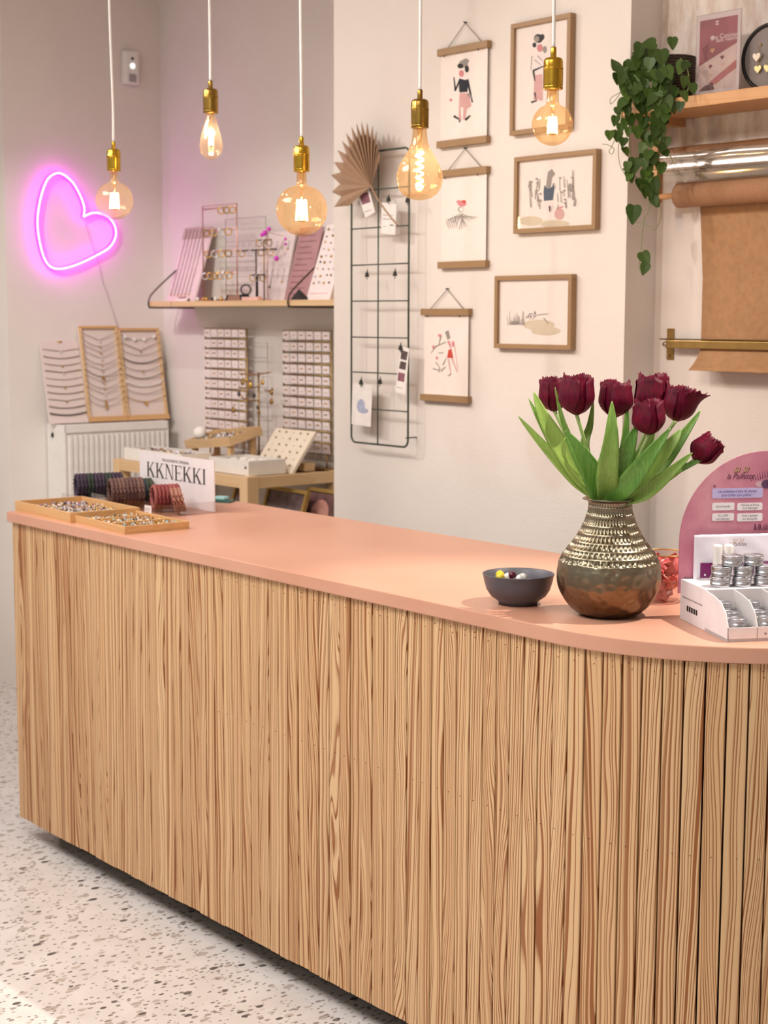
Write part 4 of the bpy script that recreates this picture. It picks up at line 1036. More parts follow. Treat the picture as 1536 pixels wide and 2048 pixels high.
danc = [(INKG, [(890, 664), (897, 660), (901, 676), (895, 680)]), (INKRP, stroke((897, 682), (902, 696), 5)), (INKR, [(897, 700), (903, 697), (907, 716), (894, 716)]), (INKP, stroke((897, 718), (902, 748), 3)), (INKP, stroke((904, 716), (915, 745), 3)), (INKP, stroke((908, 682), (916, 740), 1.6)), (INKRP, ell(880, 671, 4, 3)), (INKRP, ell(867, 694, 2.5, 3.5)), (INKRP, ell(906, 688, 2.5, 6)), (INKRP, ell(874, 716, 2.5, 3))]
for (a, b) in (((892, 684), (870, 694)), ((874, 690), (862, 706)), ((878, 706), (888, 705)), ((886, 730), (893, 716)), ((872, 724), (880, 735)), ((866, 737), (886, 742)), ((880, 735), (878, 745)), ((884, 740), (892, 733)), ((902, 748), (896, 752)), ((882, 672), (878, 690))): danc.append((INKG, stroke(a, b, 2.0)))
poster(843, 938, 624, 797, 579, 'lowest hanging poster with a dancer and red skirt drawing', danc)
def fprint(x0, x1, yt, yb_, lab, shapes, paper=PAPER):
    yf = PY-.022; cx = (x0+x1)/2
    xl = U(x0, (yt+yb_)/2, 'y', yf).x; xr = U(x1, (yt+yb_)/2, 'y', yf).x; zt = U(cx, yt, 'y', yf).z; zb_ = U(cx, yb_, 'y', yf).z
    root = thing('framed_print', lab, 'picture', ((xl+xr)/2, PY, zb_), 'oak framed prints on the wall')
    t = .0135
    for z0_, z1_ in ((zb_, zb_+t), (zt-t, zt)): MB().box(xl, xr, yf, PY-.001, z0_, z1_).build('frame_rail', OAKX, root, bevel=.0008)
    for a_, b_ in ((xl, xl+t), (xr-t, xr)): MB().box(a_, b_, yf, PY-.001, zb_+t, zt-t).build('frame_stile', OAKZ, root, bevel=.0008)
    MB().box(xl+t, xr-t, yf+.010, yf+.012, zb_+t, zt-t).build('paper', paper, root)
    MB().box(xl+t, xr-t, yf+.003, yf+.0045, zb_+t, zt-t).build('glass', PANE, root)
    art(root, yf+.010, shapes)
lady = [(INKP, [(1069, 150), (1085, 148), (1086, 200), (1080, 202), (1078, 198), (1073, 202), (1067, 200)]), (PINKW, [(1064, 112), (1078, 106), (1090, 112), (1088, 146), (1068, 148)]), (INKG, stroke((1064, 112), (1062, 140), 2)), (INKRP, ell(1080, 96, 6, 8)), (INK, ell(1077, 77, 9, 9)), (INKG, ell(1074, 78, 5, 6)), (INK, ell(1069, 90, 4, 5)), (INK, ell(1085, 74, 4, 6)), (INKG, ell(1090, 99, 4, 7)), (INK, stroke((1066, 142), (1088, 132), 4)), (INK, stroke((1067, 142), (1070, 162), 4)), (INKG, stroke((1076, 112), (1086, 122), 2)), (INKG, stroke((1070, 120), (1082, 130), 2)), (INK, stroke((1063, 205), (1074, 201), 4)), (INK, stroke((1070, 185), (1072, 198), 3))]
fprint(1020, 1139, 37, 264, 'tall oak framed print of a standing figure behind the rightmost bulb', lady)
gard = [(INKS, ell(1062, 442, 24, 10)), (INKS, ell(1110, 448, 30, 8)), (INKT, [(1089, 370), (1096, 378), (1104, 374), (1107, 366), (1109, 378), (1106, 400), (1088, 402), (1087, 384)]), (INKG, [(1092, 372), (1096, 344), (1104, 338), (1111, 348), (1104, 356), (1102, 374), (1096, 378)]), (INKP, ell(1119, 428, 10, 12)), (INKRP, stroke((1118, 416), (1127, 413), 4)), (PINKW, ell(1096, 412, 12, 9))]
for k in range(26):
    x = R.choice([R.uniform(1058, 1082), R.uniform(1110, 1152)]); y = R.uniform(375, 420); h = R.uniform(10, 26)
    gard.append((INKG, stroke((x, y), (x+R.uniform(-3, 3), y-h), 1.7)))
    if k % 2: gard.append((INKG, ell(x+R.uniform(-3, 3), y-h, 2.4, 2)))
gard += [(INKG, stroke((1147, 400), (1147, 340), 2.5)), (INKG, stroke((1063, 415), (1060, 366), 2)), (INKG, ell(1142, 375, 5, 8)), (INK, stroke((1101, 412), (1101, 424), 3)), (INKG, stroke((1150, 412), (1152, 396), 3.5))]
fprint(1027, 1191, 306, 463, 'oak framed landscape print with a seated figure among plants', gard)
duck = [(INKS, ell(1078, 650, 32, 11)), (INKS, ell(1092, 662, 30, 9)), (INKG, ell(1030, 646, 10, 4)), (INK, ell(1064, 630, 2, 3)), (INK, ell(1070, 626, 1.6, 2.4))]
for k in range(16): duck.append((INKG, stroke((1016+k*2.2, 650), (1016+k*2.2+R.uniform(-2, 2), 650-R.uniform(8, 32)), 1.1)))
duck += [(INKG, stroke((1052, 636), (1062, 626), 1.5)), (INKG, stroke((1074, 630), (1098, 627), 1.4)), (INKG, stroke((1072, 634), (1070, 620), 1.3)), (INKG, stroke((1088, 636), (1098, 648), 2)), (INKG, ell(1063, 632, 6, 6, 12)), (PINKW, ell(1064, 633, 4.6, 4.6, 12)), (INK, ell(1063, 633, 1.8, 2))]
fprint(988, 1142, 550, 698, 'lowest oak framed print with a faint sketch of ducks and grass', duck)

# ------------------------------------------------------------------ wall grid with cards, clips and a dried palm leaf
GY = PY-.045
gl_ = U(703, 640, 'y', GY).x; gr_ = U(817, 650, 'y', GY).x; gm = U(756, 640, 'y', GY).x
gt = U(780, 299, 'y', GY).z; gbm = U(756, 889, 'y', GY).z
GW = M('grid_wire', '#4f5a50', .4, .6, .1)
gd = thing('wire_memo_grid', 'dark wire memo grid panel with clipped cards on the picture wall', 'memo grid', ((gl_+gr_)/2, PY, gbm))
rc = .022; pth = []
for cx_, cz_, a0 in ((gr_-rc, gt-rc, 90), (gr_-rc, gbm+rc, 0), (gl_+rc, gbm+rc, -90), (gl_+rc, gt-rc, 180)):
    for q in range(6):
        a = math.radians(a0-18*q); pth.append((cx_+rc*math.cos(a), GY, cz_+rc*math.sin(a)))
MB().tube(pth, .0034, 7, True).build('outer_wire', GW, gd)
MB().tube([(gm, GY, gt), (gm, GY, gbm)], .0026, 6).build('upright_wire', GW, gd)
rows_ = [U(756, y, 'y', GY).z for y in (379, 455, 529, 602, 675, 746, 819)]
for z in rows_: MB().tube([(gl_, GY-.003, z), (gr_, GY-.003, z)], .0024, 6).build('cross_wire', GW, gd)
for x, z in ((gl_+.01, gt-.03), (gr_-.01, gt-.03), (gl_-.0, gbm+.06), (gr_-.01, gbm+.03)): MB().tube([(x, GY, z), (x, PY, z)], .0025, 6).build('wall_hook', GW, gd)
CY = GY-.008
CLIPM = M('black_clip', '#35372f', .4, .2)
def clip(x, y, lab):
    p = U(x, y, 'y', CY-.004)
    c = thing('bulldog_clip', lab, 'clip', p-V((0, 0, .014)), 'small clips on the wire grid')
    MB().prism([(-.007, -.008), (.007, -.008), (.003, .006), (-.003, .006)], -.004, .004, Matrix(((1, 0, 0, p.x), (0, 0, -1, p.y), (0, 1, 0, p.z), (0, 0, 0, 1)))).build('jaw', CLIPM, c)
    MB().tube([(p.x-.002, p.y, p.z+.006), (p.x, p.y+.003, p.z+.017), (p.x+.002, p.y, p.z+.006)], .0012, 5).build('handle', CLIPM, c)
    MB().tube([(p.x+.001, p.y-.003, p.z-.006), (p.x+.008, p.y-.006, p.z-.016)], .0014, 5).build('handle', CLIPM, c)
clip(734, 549, 'empty dark clip on the left half of the wire grid'); clip(790, 547, 'empty dark clip on the right half of the wire grid')
clip(777, 398, 'dark clip above the white text card on the grid'); clip(815, 400, 'dark clip at the upper right edge of the grid')
clip(801, 695, 'dark clip holding the photo strip'); clip(722, 764, 'dark clip holding the card with blue blot'); clip(760, 763, 'greenish clip beside the card with blue blot')
def card(c4, lab, extra, mat=WHITE, nm='clipped_card'):
    P4 = [U(x, y, 'y', CY) for x, y in c4]
    root = thing(nm, lab, 'card', (P4[0]+P4[2])/2)
    MB().add([(p.x, p.y, p.z) for p in P4]+[(p.x, p.y+.0012, p.z) for p in P4], [(0, 1, 2, 3), (7, 6, 5, 4), (0, 4, 5, 1), (1, 5, 6, 2), (2, 6, 7, 3), (3, 7, 4, 0)]).build('card', mat, root)
    art(root, CY, extra)
DPH = M('dark_photo', '#5a4a48', .5, 0, .4, 60); PPH = M('plum_photo', '#8a5a68', .5, 0, .4, 60)
card([(714, 384), (738, 378), (750, 424), (731, 436)], 'white tag card with a small plum photo under the palm leaf', [(PPH, [(719, 388), (736, 384), (741, 404), (724, 410)]), (INKG, stroke((729, 424), (744, 419), 1.5))])
card([(763, 405), (793, 408), (790, 470), (762, 466)], 'white text card clipped at the upper middle of the grid', [(INKG, stroke((766, 430), (788, 431), 1.4)), (INKG, stroke((766, 438), (788, 439), 1.8)), (INKG, stroke((780, 450), (788, 451), 4)), (INKG, stroke((766, 453), (774, 453), 1.4))])
card([(802, 692), (818, 697), (811, 790), (790, 783)], 'narrow photo strip card hanging at the right of the grid', [(DPH, [(803, 700), (816, 704), (813, 721), (801, 718)]), (DPH, [(801, 722), (813, 725), (811, 740), (798, 737)]), (PPH, [(797, 744), (810, 747), (808, 764), (795, 761)]), (INKG, stroke((794, 774), (806, 777), 1.4))])
card([(705, 766), (745, 770), (741, 854), (703, 848)], 'white card with a pale blue blot at the lower left of the grid', [(M('blue_blot', '#aeb6cf', .8, 0, .2, 90), ell(722, 812, 8, 14)), (M('blue_blot', '#aeb6cf', .8), ell(728, 822, 9, 5))])
# dried palm fan
PALM = wood('dried_palm', '#b99b80', '#a98a70', '#8b6d55', 200, 'z', .02, contrast=.5)
PYL = CY-.016
hub = U(742, 372, 'y', PYL)
pm = thing('dried_palm_leaf', 'dried beige pleated palm fan tucked into the wire grid', 'dried leaf', hub)
tips = [(668, 414), (664, 384), (662, 350), (668, 324), (675, 300), (684, 282), (692, 266), (703, 254), (713, 247), (723, 244), (734, 246), (745, 252), (753, 262), (758, 280), (757, 300)]
def lerp2(a, b, t): return (a[0]+(b[0]-a[0])*t, a[1]+(b[1]-a[1])*t)
for k, tp in enumerate(tips):
    a0 = tips[max(k-1, 0)]; a1 = tips[min(k+1, len(tips)-1)]; h0 = (742, 372)
    e0 = lerp2(lerp2(a0, tp, .5), h0, .22); e1 = lerp2(lerp2(a1, tp, .5), h0, .22)
    if k == 0: e0 = lerp2((680, 428), h0, .3)
    if k == len(tips)-1: e1 = lerp2((766, 300), h0, .25)
    dz = -.012 if k % 2 else -.002
    q = [U(*h0, 'y', PYL), U(*e0, 'y', PYL), U(*tp, 'y', PYL-.006), U(*e1, 'y', PYL)]
    rd_ = U(*lerp2(tp, h0, .25), 'y', PYL-.014)
    MB().add([q[0], q[1], q[2], q[3], rd_], [(0, 1, 4), (1, 2, 4), (2, 3, 4), (3, 0, 4)]).build('blade', PALM, pm, solid=.001)
q = U(668, 414, 'y', PYL)
MB().tube(spline([hub, U(752, 392, 'y', CY-.004), U(770, 420, 'y', CY-.002), U(796, 452, 'y', CY-.002)], 5), [.0035]*5+[.0028]*11, 6).build('stalk', PALM, pm)

# ------------------------------------------------------------------ wall shelf on the recessed wall
SF = SY-.22
sl = U(297, 603, 'y', SF); szt = sl.z; shx0, shx1 = sl.x, EX-.03
sh = thing('wall_shelf', 'pale wooden wall shelf on dark wire brackets in the recess', 'shelf', ((shx0+shx1)/2, SY, szt-.03))
MB().box(shx0, shx1, SF, SY-.001, szt-.022, szt).build('board', PINE, sh, bevel=.001)
MB().box(shx0+.18, shx0+.182, SF-.0005, SF+.01, szt-.0222, szt+.0002).build('joint', DKWIRE, sh)
for px_ in (298, 577):
    x = U(px_, 604, 'y', SF-.004).x
    MB().tube(spline([(x, SY-.002, szt-.026), (x, SF+.02, szt-.026), (x, SF-.004, szt-.022), (x, SF-.004, szt+.006), (x, SF+.03, szt+.05), (x, SY-.004, szt+.20)], 5), .0035, 7).build('bracket', DKWIRE, sh)
    MB().box(x-.012, x+.012, SY-.004, SY-.0005, szt+.17, szt+.21).build('wall_plate', DKWIRE, sh)
def leanboard(tl, tr, bl, br, yb, yt, mat, name, lab, cat, th=.008, zb=None, grp=None):
    zb = zb if zb is not None else szt+.0005
    x0 = U(*bl, 'y', yb).x; x1 = U(*br, 'y', yb).x; zt = (U(*tl, 'y', yt).z+U(*tr, 'y', yt).z)/2
    upv = V((0, yt-yb, zt-zb)); H = upv.length; Mx = frame((x0, yb, zb), (1, 0, 0), upv)
    root = thing(name, lab, cat, ((x0+x1)/2, yb, zb), grp)
    MB().box(0, x1-x0, 0, H, -th, 0, Mx).build('board', mat, root)
    return root, Mx, x1-x0, H
PINKB = M('blush_board', '#ead3d3', .8, 0, .05, 40)
b1, m1, w1, h1 = leanboard((338, 457), (405, 457), (333, 601), (388, 600), SY-.13, SY-.03, PINKB, 'chain_board', 'blush board with long hanging chains at the left shelf end', 'display board')
MB().box(0, w1, h1-.05, h1, 0, .003, m1).build('header', M('taupe_card', '#c2a9a3', .8), b1)
for k in range(6):
    nk = thing('chain_necklace', '%s long fine chain from the left on the blush board' % ords[k].replace('top', 'first'), 'necklace', m1 @ V((w1*(.12+.13*k), .02, .003)), 'long chains on the blush board')
    MB().tube([(w1*(.12+.13*k), h1*.97, .0045), (w1*(.12+.13*k)+.002, h1*.5, .003), (w1*(.12+.13*k), .03, .003)], .0012, 5, False, m1).build('chain', CHAIN, nk)
    MB().ball(m1 @ V((w1*(.12+.13*k), .028, .004)), .0035, 8, 5).build('pendant', GOLD, nk)
# gold wire bangle stand
GS = SY-.14
gx0, gx1 = U(406, 500, 'y', GS).x, U(474, 500, 'y', GS).x; gz = U(440, 410, 'y', GS).z
gs = thing('bangle_stand', 'tall rose gold wire stand hung with bangles on the shelf', 'jewellery stand', ((gx0+gx1)/2, GS, szt), None)
RG = M('rose_gold', '#d8a894', .3, .9)
MB().tube([(gx0, GS, szt), (gx0, GS, gz), (gx1, GS, gz), (gx1, GS, szt)], .003, 6).build('frame', RG, gs)
MB().box(gx0-.01, gx1+.01, GS-.03, GS+.03, szt, szt+.006).build('base', RG, gs)
def bangle(p, r, mat, lab, grp, tr=.0022, tiltx=0):
    o = MB().tube([(r*math.cos(2*PI*q/20), 0, r*math.sin(2*PI*q/20)) for q in range(20)], tr, 6, True, T(p) @ Matrix.Rotation(.9, 4, 'Z') @ Matrix.Rotation(tiltx, 4, 'X')).build('bangle', mat)
    tag(o, lab, 'bangle', grp)
for bi, py_ in enumerate((416, 459, 502, 546)):
    z = U(440, py_, 'y', GS).z
    MB().tube([(gx0, GS, z), (gx1, GS, z)], .0028, 6).build('crossbar', RG, gs)
    for k in range([3, 4, 4, 6][bi]):
        x = gx0+(gx1-gx0)*([.55, .1, .15, .06][bi]+[.16, .22, .2, .14][bi]*k)
        bangle((x, GS, z-.011), .013, [GOLD, OLDGOLD, GOLD, SILVER][(k+bi) % 4], '%s bangle on the %s bar of the rose gold stand' % (ords[k].replace('top', 'first'), ['highest', 'second', 'third', 'lowest'][bi]), 'bangles on the rose gold stand', .003)
# wire grid stand behind
GG = SY-.05
ggx0, ggx1 = U(452, 520, 'y', GG).x, U(532, 520, 'y', GG).x; ggz = U(490, 436, 'y', GG).z
wg = thing('wire_earring_rack', 'thin pale wire rack standing at the back of the shelf', 'jewellery stand', ((ggx0+ggx1)/2, GG, szt))
MB().tube([(ggx0, GG, szt), (ggx0, GG, ggz), (ggx1, GG, ggz), (ggx1, GG, szt)], .0018, 6).build('frame', M('pale_wire', '#b9a9ae', .4, .5), wg)
for py_ in (482, 512, 541, 570): MB().tube([(ggx0, GG, U(490, py_, 'y', GG).z), (ggx1, GG, U(490, py_, 'y', GG).z)], .0014, 5).build('crossbar', M('pale_wire', '#b9a9ae', .4, .5), wg)
# pale earring board behind the stands
b2, m2, w2, h2 = leanboard((508, 466), (575, 463), (503, 600), (568, 598), SY-.09, SY-.03, PINKW, 'earring_board', 'pale board with silver drop earrings in the middle of the shelf', 'display board')
for k in range(5):
    for j in range(2):
        x = w2*(.14+.18*k); y = h2*(.86 if j else .46)
        e = thing('drop_earring', '%s earring from the left in the %s row of the pale board' % (ords[k].replace('top', 'first'), ['lower', 'upper'][j]), 'earring', m2 @ V((x, y-.04, 0)), 'drop earrings on the pale board')
        MB().tube([(x, y, .002), (x, y-.03-.02*(1-j)*(k % 3), .002)], .001, 5, False, m2).build('wire', SILVER, e)
        MB().ball(m2 @ V((x, y-.034-.02*(1-j)*(k % 3), .003)), .0042, 8, 5).build('drop', [STONEW, GOLD, STONEK][k % 3], e)
# T-bar stands
def tbar(px_, ptop, half, y, mat, lab, rings, nm='tbar_stand'):
    p = U(px_, ptop, 'y', y); root = thing(nm, lab, 'jewellery stand', (p.x, y, szt))
    MB().lathe([(.022, 0), (.022, .004), (.004, .007), (.0005, .008)], 16, T((p.x, y, szt))).build('base', mat, root)
    MB().tube([(p.x, y, szt+.004), (p.x, y, p.z)], .003, 7).build('post', mat, root)
    MB().tube([(p.x-half, y, p.z), (p.x+half, y, p.z)], .003, 7).build('bar', mat, root)
    for k in range(rings):
        x = p.x-half+2*half*(k+.5)/rings
        bangle((x, y, p.z-.012), .012, [GOLD, SILVER, OLDGOLD][k % 3], '%s ring on the %s' % (ords[k].replace('top', 'first'), lab), 'rings on ' + nm.replace('_', ' ') + ' ' + lab.split()[0], .0022)
tbar(512, 500, .13, SY-.17, DKWIRE, 'dark wide bar stand on the shelf', 4); tbar(515, 550, .05, SY-.19, BLACKM, 'low black bar stand at the shelf front', 3)
tbar(528, 480, .05, SY-.12, OLDGOLD, 'aged gold bar stand high on the shelf', 3)
# bright fuchsia spots, built as balls on a wire stand
FUC = M('fuchsia_enamel', '#e23fd0', .3, 0, .05); q = U(535, 520, 'y', SY-.15)
fo = thing('fuchsia_ornament', 'bright fuchsia pink earring set on a little stand on the shelf', 'earrings', (q.x, q.y, szt))
MB().tube([(q.x, q.y, szt), (q.x, q.y, U(535, 462, 'y', SY-.15).z)], .002, 6).build('post', RG, fo); MB().lathe([(.016, 0), (.016, .003), (.0005, .004)], 14, T((q.x, q.y, szt))).build('base', RG, fo)
for (a, b, r) in ((530, 466, .011), (538, 458, .009), (524, 470, .008), (571, 478, .006), (571, 488, .006), (553, 517, .010)):
    p = U(a, b, 'y', SY-.15); MB().ball(p, r, 10, 7).build('charm', FUC, fo)
a = U(535, 464, 'y', SY-.15); b = U(571, 474, 'y', SY-.15); c = U(553, 512, 'y', SY-.15)
MB().tube([a, b, c], .0012, 5).build('hook_wire', RG, fo)
# mauve card and stud card
b3, m3, w3, h3 = leanboard((578, 456), (624, 456), (568, 580), (614, 581), SY-.11, SY-.03, M('mauve_card', '#b98d8e', .8, 0, .06, 30), 'printed_mauve_card', 'dusty mauve card with faint rows of print behind the right bracket', 'card', .004)
for k in range(11): MB().box(w3*.12, w3*(.85-.1*(k % 3)), h3*(.08+.08*k), h3*(.08+.08*k)+.004, .0002, .0006, m3).build('printed_line', M('mauve_ink', '#96696e', .8), b3)
b4, m4, w4, h4 = leanboard((626, 452), (668, 448), (612, 601), (659, 603), SY-.17, SY-.07, PINKW, 'stud_earring_card', 'white card with rows of small stud earrings at the right shelf end', 'display board', .022)
for r_ in range(9):
    for c_ in range(4):
        x = w4*(.16+.22*c_); y = h4*(.93-.088*r_)
        o = MB().ball(m4 @ V((x+R.uniform(-.004, .004), y+R.uniform(-.003, .003), .002)), R.uniform(.0032, .0055), 8, 5).build('stud_earring', [OLDGOLD, SILVER, GOLD, STONEK][(r_*3+c_) % 4])
        tag(o, 'stud earring in %s row, %s from left, on the white shelf card' % (ords[r_].replace('bottom', 'last'), ['first', 'second', 'third', 'fourth'][c_]), 'earring', 'stud earrings on the white shelf card')
MB().box(w4*.1, w4*.85, h4*.08, h4*.085, .0003, .0006, m4).build('printed_line', INKRP, b4)
# little risers and loose pieces on the shelf
q = U(598, 601, 'y', SF+.03)
tag(MB().add([(q.x-.03, q.y-.02, szt), (q.x+.03, q.y-.02, szt), (q.x+.03, q.y+.03, szt), (q.x-.03, q.y+.03, szt), (q.x, q.y, szt+.042)], [(3, 2, 1, 0), (0, 1, 4), (1, 2, 4), (2, 3, 4), (3, 0, 4)]).build('ring_cone', DARK), 'small black pyramid by the right shelf bracket', 'ornament')
q = U(476, 598, 'y', SF+.04)
rs = thing('leather_riser', 'low brown tapered riser with dark ends on the shelf', 'riser', (q.x, q.y, szt))
MB().prism([(-.05, 0), (.05, 0), (.036, .022), (-.036, .022)], -.02, .02, Matrix(((1, 0, 0, q.x), (0, 0, 1, q.y), (0, 1, 0, szt), (0, 0, 0, 1)))).build('body', M('tan_leather', '#9c7763', .7), rs)
for sgn_ in (-1, 1): MB().prism([(sgn_*.05, 0), (sgn_*.066, 0), (sgn_*.044, .024), (sgn_*.038, .022)], -.021, .021, Matrix(((1, 0, 0, q.x), (0, 0, 1, q.y), (0, 1, 0, szt), (0, 0, 0, 1)))).build('end_cap', DARK, rs)
q = U(486, 572, 'y', SF+.045)
bangle((q.x+.02, q.y, szt+.022+.021), .019, STONEK, 'large dark ring standing on the brown riser', 'single ring on riser', .004)
q0 = U(395, 598, 'y', SF+.03).x; q1 = U(440, 598, 'y', SF+.03).x
for k in range(6):
    o = MB().ball((q0+(q1-q0)*k/5, SF+.03+.006*(k % 2), szt+.008), .008, 10, 6).build('bead', [STONEW, GOLD, GOLD, STONEK, STONEW, GOLD][k]); tag(o, '%s large bead from the left along the front of the shelf' % ords[k].replace('top', 'first'), 'bead', 'large beads at the shelf front')
q = U(366, 599, 'y', SF+.025)
lc = thing('label_card', 'tiny folded white label card in front of the blush board', 'card', (q.x, q.y, szt))
MB().add([(q.x-.045, q.y-.012, szt), (q.x+.045, q.y-.012, szt), (q.x+.045, q.y, szt+.016), (q.x-.045, q.y, szt+.016), (q.x+.045, q.y+.012, szt), (q.x-.045, q.y+.012, szt)], [(0, 1, 2, 3), (3, 2, 4, 5)]).build('card', PINKW, lc, solid=.001)
MB().box(q.x-.03, q.x+.03, q.y-.012, q.y-.0005, szt+.0165, szt+.0185).build('pink_edge', INKRP, lc)
q = U(500, 599, 'y', SF+.02)
tag(MB().box(q.x-.04, q.x+.07, SF+.008, SF+.03, szt, szt+.014).build('sign_strip', M('peach_strip', '#efc3b4', .7)), 'long low peach coloured strip label along the shelf front', 'label')

# ------------------------------------------------------------------ pine table in the recess
TZ = .99
fr = U(492, 955, 'z', TZ); fl = U(228, 917, 'z', TZ)
tx0, tx1, ty0, ty1 = max(fl.x, LX+.2), fr.x, (fr.y+fl.y)/2, SY-.012
tb = thing('pine_table', 'pale pine display table with lower shelf in the recess', 'table', ((tx0+tx1)/2, (ty0+ty1)/2, 0))
lw = .052
for x in (tx0, tx1-lw):
    for y in (ty0, ty1-lw): MB().box(x, x+lw, y, y+lw, 0, TZ).build('leg', PINEZ, tb, bevel=.002)
for y in (ty0+.004, ty1-.03): MB().box(tx0+lw, tx1-lw, y, y+.026, TZ-.045, TZ-.002).build('apron', PINE, tb, bevel=.001)
PINEY = wood('pale_pine_side', '#e6c79c', '#dcb887', '#c29560', 120, 'y', .02, contrast=.6)
for x in (tx0+.004, tx1-.03): MB().box(x, x+.026, ty0+lw, ty1-lw, TZ-.045, TZ-.002).build('apron', PINEY, tb, bevel=.001)
MB().box(tx0+.03, tx1-.03, ty0+.03, ty1-.03, TZ-.018, TZ-.006).build('top', PINE, tb)
LZ2 = .74
for y in (ty0+.06, ty0+.15, ty0+.24, ty0+.33): MB().box(tx0+.01, tx1-.01, y, y+.07, LZ2-.018, LZ2).build('shelf_slat', PINE, tb)
for x in (tx0+.02, tx1-.045): MB().box(x, x+.025, ty0+.03, ty1-.03, LZ2-.045, LZ2-.018).build('shelf_rail', PINEY, tb)
# gold framed photos on the lower shelf
GF = M('gold_frame', '#c2a460', .35, .7, .1)
def photo(px0, px1, ytop, yb_, img, lab, hand=False):
    yq = yb_; x0 = U(px0, 1000, 'y', yq).x; x1 = U(px1, 1000, 'y', yq).x; zt = U((px0+px1)/2, ytop, 'y', yq+.05).z
    upv = V((0, .06, zt-LZ2)); H = upv.length; Mx = frame((x0, yq, LZ2), (1, 0, 0), upv); WW = x1-x0; t = .014
    root = thing('framed_photo', lab, 'picture', ((x0+x1)/2, yq, LZ2), 'gold framed photos under the table')
    for a, b, c, d in ((0, WW, 0, t), (0, WW, H-t, H), (0, t, t, H-t), (WW-t, WW, t, H-t)): MB().box(a, b, c, d, -.01, .006, Mx).build('frame', GF, root)
    MB().box(t, WW-t, t, H-t, -.008, -.002, Mx).build('photo', img, root)
    MB().box(t, WW-t, t, H-t, 0.0, .0015, Mx).build('glass', PANE, root)
    if hand: MB().prism([(WW*(.45+.25*math.cos(2*PI*k/16)), H*(.5+.3*math.sin(2*PI*k/16))) for k in range(16)], -.002, -.0012, Mx).build('pictured_ear', M('skin_print', '#c98f80', .6, 0, .1), root)
photo(512, 592, 974, ty0+.16, M('dark_plum_photo', '#5d4a4e', .5, 0, .5, 25), 'gold framed dark portrait photo under the table')
photo(592, 664, 976, ty0+.23, M('dark_skin_photo', '#6b4a4a', .5, 0, .5, 25), 'gold framed close up photo at the right under the table', True)
photo(448, 476, 962, ty0+.12, M('brown_photo', '#6a4f4a', .5, 0, .5, 25), 'partly hidden gold framed photo behind the front table leg')
# earring racks
CARDE = MB().box(-.022, .022, -.0006, .0006, -.030, 0).mesh('card', PINKW, V()); STUD = [MB().ball((-.006, -.002, -.014), .0032, 6, 4).ball((.006, -.002, -.014), .0032, 6, 4).mesh('studs', m_, V()) for m_ in (OLDGOLD, GOLD, STONEW)]
def rack(xa, xb, ztop, zbot, y, lab, who, nrow=11, ncol=6):
    root = thing('earring_rack', lab, 'earring rack', ((xa+xb)/2, y, TZ), 'tall gold earring racks')
    MB().tube([(xa, y, zbot), (xa, y, ztop), (xb, y, ztop), (xb, y, zbot)], .0036, 6, True).build('frame', OLDGOLD, root)
    for x in (xa+.03, xb-.03): MB().tube([(x, y, zbot), (x, y, TZ+.004)], .0034, 6).build('leg', OLDGOLD, root)
    MB().box(xa-.0, xb+.0, y-.03, y+.025, TZ, TZ+.005).build('base', OLDGOLD, root)
    st = (ztop-zbot)/nrow; w = (xb-xa)/ncol
    for r_ in range(nrow):
        z = ztop-st*r_
        if r_: MB().tube([(xa, y, z), (xb, y, z)], .0034, 6).build('crossbar', OLDGOLD, root)
        for c_ in range(ncol):
            p = V((xa+w*(c_+.5), y-.008, z-.0045))
            e = thing('earring_card', 'carded earrings in the %s row, %s from left, on the %s' % ((ords+['x'])[r_] if r_ < 10 else 'lowest', ['first', 'second', 'third', 'fourth', 'fifth', 'sixth'][c_], who), 'earrings', p-V((0, 0, .03)), 'earring cards on the ' + who)
            Mx = T(p) @ Matrix.Rotation(.08, 4, 'X')
            inst('card', CARDE, e, Mx); inst('studs', STUD[(r_*5+c_*2) % 3], e, Mx)
ra0 = U(411, 700, 'y', SY-.05); ra1 = U(494, 700, 'y', SY-.05)
rack(ra0.x, ra1.x, U(452, 657, 'y', SY-.05).z, U(452, 880, 'y', SY-.05).z, SY-.05, 'tall gold rack of carded earrings nearest the radiator', 'left gold rack')
rb0 = U(567, 700, 'y', SY-.05); rb1 = U(663, 700, 'y', SY-.05)
rack(rb0.x, min(rb1.x, rb0.x+.32), U(615, 661, 'y', SY-.05).z, U(615, 905, 'y', SY-.05).z, SY-.05, 'tall gold rack of carded earrings nearest the picture wall', 'right gold rack', 11)
# thin wire back rack between them
q0 = U(497, 690, 'y', SY-.03).x; q1 = U(535, 690, 'y', SY-.03).x; qz = U(515, 686, 'y', SY-.03).z
wr = thing('narrow_wire_rack', 'narrow pale wire rack between the two gold earring racks', 'jewellery stand', ((q0+q1)/2, SY-.03, TZ))
MB().tube([(q0, SY-.03, TZ), (q0, SY-.03, qz), (q1, SY-.03, qz), (q1, SY-.03, TZ)], .0016, 5).build('frame', M('pale_wire', '#b9a9ae', .4, .5), wr)
for k in range(1, 8): MB().tube([(q0, SY-.03, TZ+(qz-TZ)*k/8), (q1, SY-.03, TZ+(qz-TZ)*k/8)], .0013, 5).build('crossbar', M('pale_wire', '#b9a9ae', .4, .5), wr)
